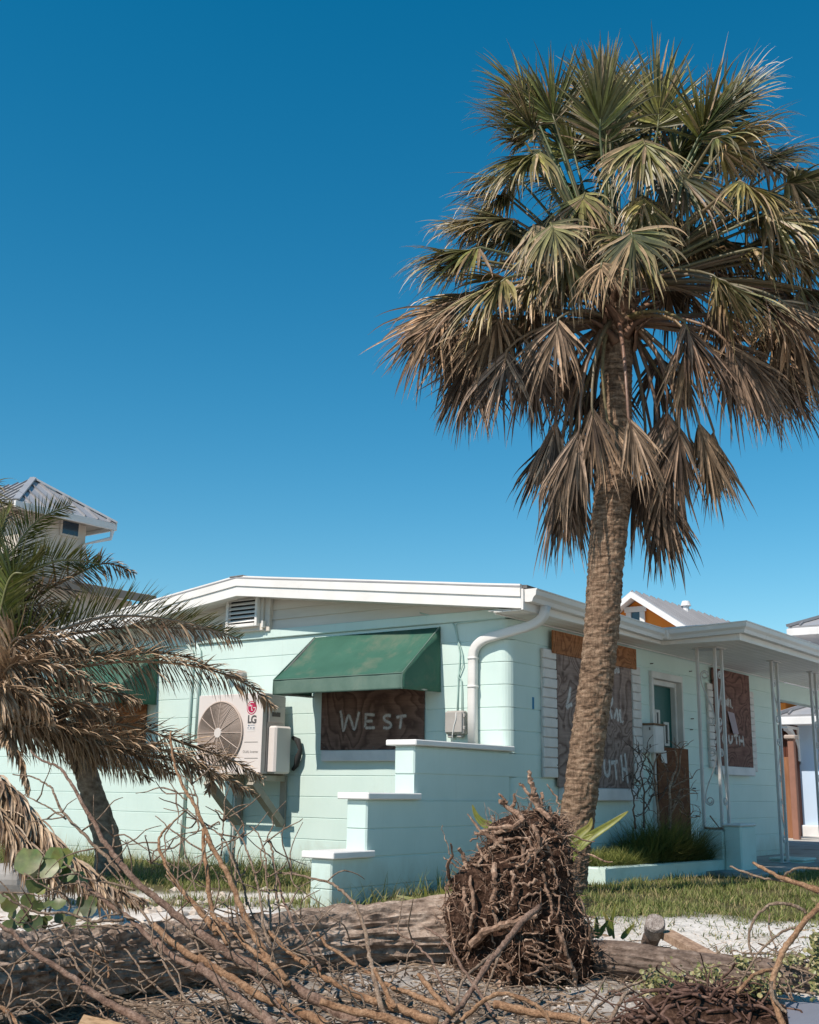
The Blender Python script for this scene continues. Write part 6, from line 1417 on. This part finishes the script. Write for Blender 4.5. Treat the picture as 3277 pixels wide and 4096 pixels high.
for k in range(330000):
    s = 6.4+9.2*(rg.random()**.9); l = rg.uniform(-.40, .40)*s*1.05
    x = CAM.x+FW2.x*s+FW2.y*l; y = CAM.y+FW2.y*s-FW2.x*l
    if inhouse(x, y): continue
    a = grass_amount(x, y)
    cl = .5+.5*mnoise.noise(Vector((x*3.1, y*3.1, 4)))
    if rg.random() > (a*(.25+.75*sstep(.2, .6, cl)) if a < .9 else a*(.35+.65*sstep(.25,.6,cl))): continue
    if rg.random() > min(1, (8.5/s)**1.2)*.62: continue
    near_w = 1.0 if (x > -.28 and y > .1) else (.8 if (y > -.30 and y < .3 and x > -2.6 and x < .7) else 0)
    h = rg.uniform(.025, .075)*(1+.6*cl)
    if near_w and rg.random() < .38*(.3+1.4*cl): h = rg.uniform(.10, .30)*(1.0 if near_w == 1 else .85)
    elif x > -1.6 and y > .4 and rg.random() < .3: h = rg.uniform(.1, .2)
    z = ground_z(x, y)-.004; dry = mnoise.noise(Vector((x*1.4, y*1.4, 8)))+.5*mnoise.noise(Vector((x*4, y*4, 3)))
    if dry > .12 and rg.random() < .7: continue
    c = rg.choice(GG[:4] if rg.random() > (.12 if dry < .1 else .55) else GG[4:5]); c1 = lerp3(c, (.46,.40,.20), rg.uniform(.0, .55)); c0 = tuple(v_*.75 for v_ in c)
    blade(lawn, (x, y, z), h, rg.uniform(.2, 1.1), rg.uniform(0, 6.28), rg.uniform(.0022, .0042), c0, c1, 3); cnt += 1
    if cnt > 75000: break
tag(lawn.build('lawn_grass', GRM, recalc=False), 'patchy green lawn grass between the house and the sand', 'grass', kind='stuff')
# sparse wisps on the sand to the right
wis = MB()
for k in range(260):
    s = rg.uniform(6.3, 8.2); l = rg.uniform(.6, 2.9); x0 = CAM.x+FW2.x*s+FW2.y*l; y0 = CAM.y+FW2.y*s-FW2.x*l
    if inhouse(x0, y0) or rg.random() > .35+.6*sstep(6.5, 8, s): continue
    for j in range(rg.randint(4, 14)):
        x, y = x0+rg.gauss(0, .045), y0+rg.gauss(0, .045); c = rg.choice(GG); blade(wis, (x, y, ground_z(x, y)-.003), rg.uniform(.04, .10), rg.uniform(.6, 2.0), rg.uniform(0, 6.28), rg.uniform(.002, .0035), tuple(v_*.7 for v_ in c), lerp3(c, (.34,.29,.15), .6), 3)
tag(wis.build('sparse_grass', GRM, recalc=False), 'sparse grass wisps running over the white sand', 'grass', kind='stuff')
# ---- planter growth
pg = MB()
def planter_y0(x): return -.525-.1003*(x-.766)+.12
for k in range(12000):
    x = rg.uniform(.90, 2.98); y = rg.uniform(planter_y0(x), -.05); m_ = sstep(1.7, 2.2, x)*sstep(3.1, 2.6, x)
    h = rg.uniform(.15, .30)+m_*rg.uniform(.08, .46)
    c = rg.choice(GG[:3]); c = tuple(v_*(1-.25*m_) for v_ in c); blade(pg, (x, y, .085), h, rg.uniform(.3, 1.3), rg.uniform(0, 6.28) if m_ < .3 else rg.gauss(-2.2, 1.4), rg.uniform(.0025, .005), tuple(v_*.75 for v_ in c), lerp3(c, (.46,.40,.16), rg.uniform(.1, .6)), 4)
tag(pg.build('planter_grass', GRM, recalc=False), 'overgrown long grass spilling over the mint planter wall', 'grass', kind='stuff')
def r8(x, y): return (2100+x/1.4656, 2250+y/1.4656)
ds = empty('dead_planter_shrub', onY(*r8(800, 1560), -.38), 'bare twisted dead shrub standing in the planter before the door', 'dead shrub')
SB = [([(785,1560),(780,1480),(765,1300),(755,1200),(790,1120)],11,5,1),([(850,1560),(850,1400),(850,1310),(890,1200),(880,1100)],12,6,1),([(850,1320),(900,1230),(915,1095)],9,6,1),([(850,1330),(930,1275),(980,1265)],7,4,1),([(700,1560),(695,1480),(700,1350),(680,1250),(700,1150),(720,1085)],8,4,0),
 ([(650,1560),(640,1480),(640,1380),(625,1300),(660,1200),(640,1130)],7,3,0),([(690,1470),(740,1380),(760,1330),(735,1250),(700,1190)],7,3,0),([(850,1480),(900,1400),(950,1360),(1020,1358)],7,3,1),([(860,1440),(890,1390),(915,1330),(1000,1340)],6,3,1),([(900,1450),(960,1490),(1025,1490)],6,3,1),
 ([(640,1380),(670,1330),(720,1280),(740,1230)],5,3,0),([(760,1220),(735,1170),(700,1130)],6,3,0),([(680,1300),(650,1270),(628,1230)],4,2,0),([(700,1350),(740,1300),(750,1240)],4,2,0),([(765,1300),(800,1260),(820,1200)],4,2,1),([(690,1170),(670,1120),(690,1095)],4,2,0),([(910,1330),(900,1390),(920,1440)],4,2,1),([(780,1400),(820,1340),(840,1290)],5,3,0),([(730,1450),(700,1400),(660,1370)],5,2,0)]
DKT = woodmat('charred_twig', ((.06,.042,.034), (.14,.10,.08), (.26,.19,.15)), 16, (1,1,1), .4)
for l, w0, w1, tn_ in SB:
    Y0 = -.38+rg.uniform(-.1, .1); P = [onY(*r8(x, y), Y0+.02*i*rg.uniform(-1,1)) for i, (x, y) in enumerate(l)]; k8 = 12/1.4656/FL
    o = limb(P, w0*k8*.8, w1*k8*.75, ROOT if tn_ else DKT, 'stem', ds, 6, .15, 4, rg, .004)
    for j in range(5):
        b0 = rg.choice(P[1:]); d = Vector((rg.gauss(0,.7), rg.gauss(0,.5), rg.gauss(.5,.6))).normalized(); T = [b0]
        for i in range(4): d = (d+Vector((rg.gauss(0,.4), rg.gauss(0,.4), rg.gauss(.05,.4)))).normalized(); T.append(T[-1]+d*rg.uniform(.03, .06))
        limb(T, .005, .002, ROOT if tn_ else DKT, 'twig', o, 4, .1, 2)
# driftwood stick lying on the pedestal
tag(limb([onY(*src6(x, y), -.72) for x, y in ((600,765),(680,772),(760,770),(820,790))], .012, .008, BR[0], 'driftwood_stick', None, 6, .15, 4), 'grey driftwood stick resting on the porch pedestal', 'stick')
tag(limb([onY(*src6(x, y), -.70) for x, y in ((650,650),(690,700),(735,760))], .007, .006, BR[0], 'driftwood_stick', None, 6, .15, 4), 'short bleached stick leaning on the corner porch post', 'stick')
# ---- broad strap leaves growing round the palm base and root ball
def strap(name, lab, leaves, base):
    e = empty(name, base, lab, 'plant', None)
    for P, w_, c0, c1 in leaves:
        Q = [p for p, _ in polyat([(Vector(p), 0) for p in P], 6)]; mb = MB(); rows = []; m_ = len(Q)
        for i, p in enumerate(Q):
            u = i/(m_-1); tn = (Q[min(i+1, m_-1)]-Q[max(i-1, 0)]).normalized(); s_ = tn.cross(-_f+Vector((0,0,.5))).normalized(); n_ = s_.cross(tn).normalized(); ww_ = w_*.62*(min(1, .3+u*2.4)*max(0, 1-u)**.7*1.15)+.0008
            row = []
            for j in range(7):
                v_ = j/3-1; row.append(mb.vert(p+s_*v_*ww_-n_*ww_*.35*(1-abs(v_))+n_*.004*(j % 2))); mb.c.append((*tuple(x*(1+.18*((j % 2)*2-1)) for x in lerp3(c0, c1, u*u)), 1))
            rows.append(row)
        for i in range(m_-1):
            for j in range(6): mb.f.append((rows[i][j], rows[i+1][j], rows[i+1][j+1], rows[i][j+1]))
        mb.build('leaf', LEAF, e, smooth=True, recalc=False)
    return e
G1, G2, G3 = (.16,.19,.035), (.26,.25,.055), (.34,.27,.08)
def L3(pts, d): return [at(*q3(x, y), d) for x, y in pts]
strap('strap_leaf_plant', 'broad yellow green leaves sprouting beside the tall palm trunk', [(L3([(1335,880),(1400,760),(1500,680),(1672,570),(1800,480)],8.9), .075, G1, G2), (L3([(1330,860),(1340,740),(1420,660),(1490,600),(1510,530)],8.8), .07, G1, G3), (L3([(1330,900),(1360,800),(1430,720),(1530,660)],8.7), .07, G1, G2)], at(*q3(1340, 1150), 8.8))
strap('strap_leaf_plant', 'single broad yellow green leaf rising behind the root ball', [(L3([(760,700),(720,610),(650,570),(600,510),(570,430)],7.6), .055, G1, G2)], at(*q3(760, 1300), 7.6))
strap('strap_leaf_plant', 'low pale striped leaves in the grass left of the root ball', [(L3([(230,1230),(140,1190),(60,1165),(-30,1145)],7.4), .025, G2, (.45,.46,.25)), (L3([(215,1230),(205,1140),(195,1060)],7.5), .018, G1, G2), (L3([(400,1240),(360,1160),(320,1090)],7.4), .04, G1, G2)], at(*q3(215, 1240), 7.4))
def L4(pts, d): return [at(*q4(x, y), d) for x, y in pts]
strap('strap_leaf_plant', 'young striped leaves growing at the left end of the weathered log', [(L3([(1530,1480),(1490,1400),(1440,1330)],7.2), .035, G1, G2), (L3([(1540,1480),(1550,1380),(1545,1310)],7.2), .025, G1, G2), (L3([(1550,1480),(1600,1400),(1640,1340)],7.2), .028, G1, G2), (L4([(60,720),(40,600),(60,500),(75,430)],7.3), .022, G1, G2), (L4([(120,720),(170,660),(225,600)],7.2), .028, G1, G2), (L4([(30,700),(10,580),(-30,500)],7.3), .03, G1, G3)], at(*q3(1540, 1490), 7.2))
# ---- sea grape sprig with round leaves, low creepers
def round_leaf(mb, p, n_, r_, c, notch=True):
    n_ = n_.normalized(); a = n_.cross(Vector((0,0,1))); a = (a if a.length > .1 else Vector((1,0,0))).normalized(); b_ = n_.cross(a); c_i = mb.vert(p-n_*r_*.12); mb.c.append((*c, 1)); ring = []
    for k in range(12):
        an = 2*math.pi*k/12; rr_ = r_*(1-.22*(1 if k == 9 and notch else 0))*rg.uniform(.93, 1.05); ring.append(mb.vert(p+a*math.cos(an)*rr_+b_*math.sin(an)*rr_+n_*.05*r_*math.sin(3*an))); mb.c.append((*tuple(x*rg.uniform(.8, 1.15) for x in c), 1))
    for k in range(12): mb.f.append((c_i, ring[k], ring[(k+1) % 12]))
def sprig(name, lab, spots, d, rad, cols, stems, cat='plant'):
    e = empty(name, at(*spots[0][:2], d), lab, cat)
    for x, y, r_ in spots:
        mb = MB(); n_ = Vector((-_f.x+rg.gauss(0,.45), -_f.y+rg.gauss(0,.45), .45+rg.gauss(0,.35))); round_leaf(mb, at(x, y, d+rg.uniform(-.12,.12)), n_, r_/FL*d, rg.choice(cols)); mb.build('leaf', LEAF, e, smooth=True, recalc=False)
    for P in stems: limb([at(x, y, d) for x, y in P], .006, .004, BR[0], 'stem', e, 5, .1, 3)
SG = [(.125,.165,.055), (.16,.195,.07), (.095,.135,.045), (.19,.20,.05)]
sp = [(*q1(x, y), r_) for x, y, r_ in ((225,870,52),(300,900,40),(420,870,58),(470,900,48),(360,850,42),(300,960,34),(530,980,32),(600,1000,34),(270,1055,34),(380,930,40),(330,1090,28),(650,1030,26),(250,930,34),(490,840,40))]
sprig('sea_grape', 'sea grape sprig with round green leaves in front of the bleached frond', sp, 7.0, 0, SG, [[q1(350,1500), q1(360,1200), q1(380,950)], [q1(380,1300), q1(450,1100), q1(520,980)]])
sp = [(*q1(rg.gauss(x, 45), rg.gauss(y, 40)), rg.uniform(20, 38)) for x, y in ((90,1280),(180,1190),(60,1200),(150,1330),(260,1330),(90,1350),(230,1400),(320,1250),(420,1230),(520,1180),(600,1290),(640,1220),(700,1310),(780,1240),(480,1310),(560,1360),(330,1370),(740,1400),(40,1170),(200,1150),(400,1330),(640,1370))]
sprig('beach_creeper', 'dark green low creeper on the sand below the sea grape', sp, 6.6, 0, [(.06,.085,.025), (.09,.11,.03), (.11,.12,.035)], [])
def clump(cx, cy, sx, sy, n, d, lab):
    e = empty('beach_creeper', at(*q4(cx, cy), d), lab, 'plant'); mb = MB()
    for k in range(n):
        p = at(*q4(rg.gauss(cx, sx), rg.gauss(cy, sy)), d+rg.uniform(-.15, .15)); round_leaf(mb, p, Vector((rg.gauss(-.4,.6), rg.gauss(-.4,.6), .8)), rg.uniform(.006, .013), rg.choice([(.22,.225,.08), (.28,.26,.11), (.16,.165,.06), (.34,.30,.15)]), False)
    tag(mb.build('leaves', LEAF, e, recalc=False), kind='stuff'); 
    for k in range(5):
        P = [at(*q4(cx+rg.gauss(0, sx*.6), cy+sy), d)]
        for i in range(3): P.append(P[-1]+Vector((rg.gauss(0,.05), rg.gauss(0,.05), rg.uniform(.0,.05))))
        limb(P, .004, .002, BR[0], 'stem', e, 4, .1, 2)
clump(440, 1090, 75, 55, 420, 5.95, 'olive green creeper clump spreading left of the dark root clump')
clump(810, 1020, 60, 45, 260, 6.1, 'olive green creeper clump in front of the weathered log')
clump(1100, 920, 40, 28, 140, 6.2, 'small creeper tuft growing against the weathered log')
clump(1500, 890, 60, 25, 160, 6.35, 'pale creeper tuft on the sand behind the curving dead branch')
clump(1700, 900, 24, 150, 400, 5.9, 'tall pale creeper clump beside the curving dead branch')
clump(1230, 1120, 120, 50, 320, 5.7, 'creeper clump growing between the dark root clump and the curving dead branch')
# ---- litter: shell fragments, chips and dead leaves
peb = [MB() for _ in range(3)]; PM = [pm('shell_grit', (.66,.58,.50), (.46,.38,.31), 30, .9, 90, .2), pm('dark_litter', (.10,.07,.05), (.05,.035,.026), 20, .95, 60, .2), pm('tan_litter', (.34,.25,.17), (.22,.155,.105), 20, .95, 60, .2)]
for k in range(9500):
    s = 4.9+2.9*rg.random()**1.2; l = rg.uniform(-.39, .39)*s; x = CAM.x+FW2.x*s+FW2.y*l; y = CAM.y+FW2.y*s-FW2.x*l; z = ground_z(x, y)+.008*mnoise.noise(Vector((x*9, y*9, 0)))
    right = l > 1.0 and s > 5.9
    ty = 0 if right and rg.random() < .93 else rg.choice((0, 0, 1, 2, 2))
    if right and rg.random() < .5: continue
    a = rg.uniform(0, 6.28); L = rg.uniform(.004, .016) if ty == 0 else rg.uniform(.012, .055); w_ = L*rg.uniform(.4, .8) if ty == 0 else rg.uniform(.003, .008)
    ux, uy = math.cos(a), math.sin(a); h = rg.uniform(.002, .007) if ty == 0 else rg.uniform(.002, .012); m_ = peb[ty]; n = len(m_.v); tl = rg.uniform(-.3, .3)*L
    m_.v += [(x-ux*L, y-uy*L, z-.002-tl), (x+uy*w_, y-ux*w_, z-.001), (x+ux*L, y+uy*L, z+.001+tl), (x-uy*w_, y+ux*w_, z-.001), (x, y, z+h+abs(tl)*.3)]; m_.f += [(n, n+1, n+4), (n+1, n+2, n+4), (n+2, n+3, n+4), (n+3, n, n+4)]
for m_, mm, nm, lb in zip(peb, PM, ('shell_grit', 'dark_litter', 'tan_litter'), ('pale shell fragments scattered over the sand', 'dark bark crumbs scattered under the branches', 'tan wood chips scattered under the branches')): tag(m_.build(nm, mm, recalc=False), lb, 'litter', kind='stuff')
# rubble on the sand strip behind the fallen trunk
mb = MB()
for k in range(60):
    p = onZ(*q1(rg.uniform(900, 2300), rg.uniform(1180, 1500)), -.08); r_ = rg.uniform(.012, .05); rows = []
    for i in range(5):
        ph_ = math.pi*(i+.5)/5; rows.append([mb.vert(p+Vector((math.cos(2*math.pi*j/8)*math.sin(ph_)*r_*1.3, math.sin(2*math.pi*j/8)*math.sin(ph_)*r_, math.cos(ph_)*r_*.7+ground_z(p.x, p.y)+.08))*1.0+Vector((rg.gauss(0,1), rg.gauss(0,1), rg.gauss(0,1)))*r_*.12) for j in range(8)])
    for i in range(4):
        for j in range(8): mb.f.append((rows[i][j], rows[i][(j+1) % 8], rows[i+1][(j+1) % 8], rows[i+1][j]))
    mb.f.append(tuple(rows[0])); mb.f.append(tuple(rows[-1]))
tag(mb.build('sand_rubble', PM[0]), 'pale rubble strewn on the sand behind the fallen trunk', 'rubble', kind='stuff')
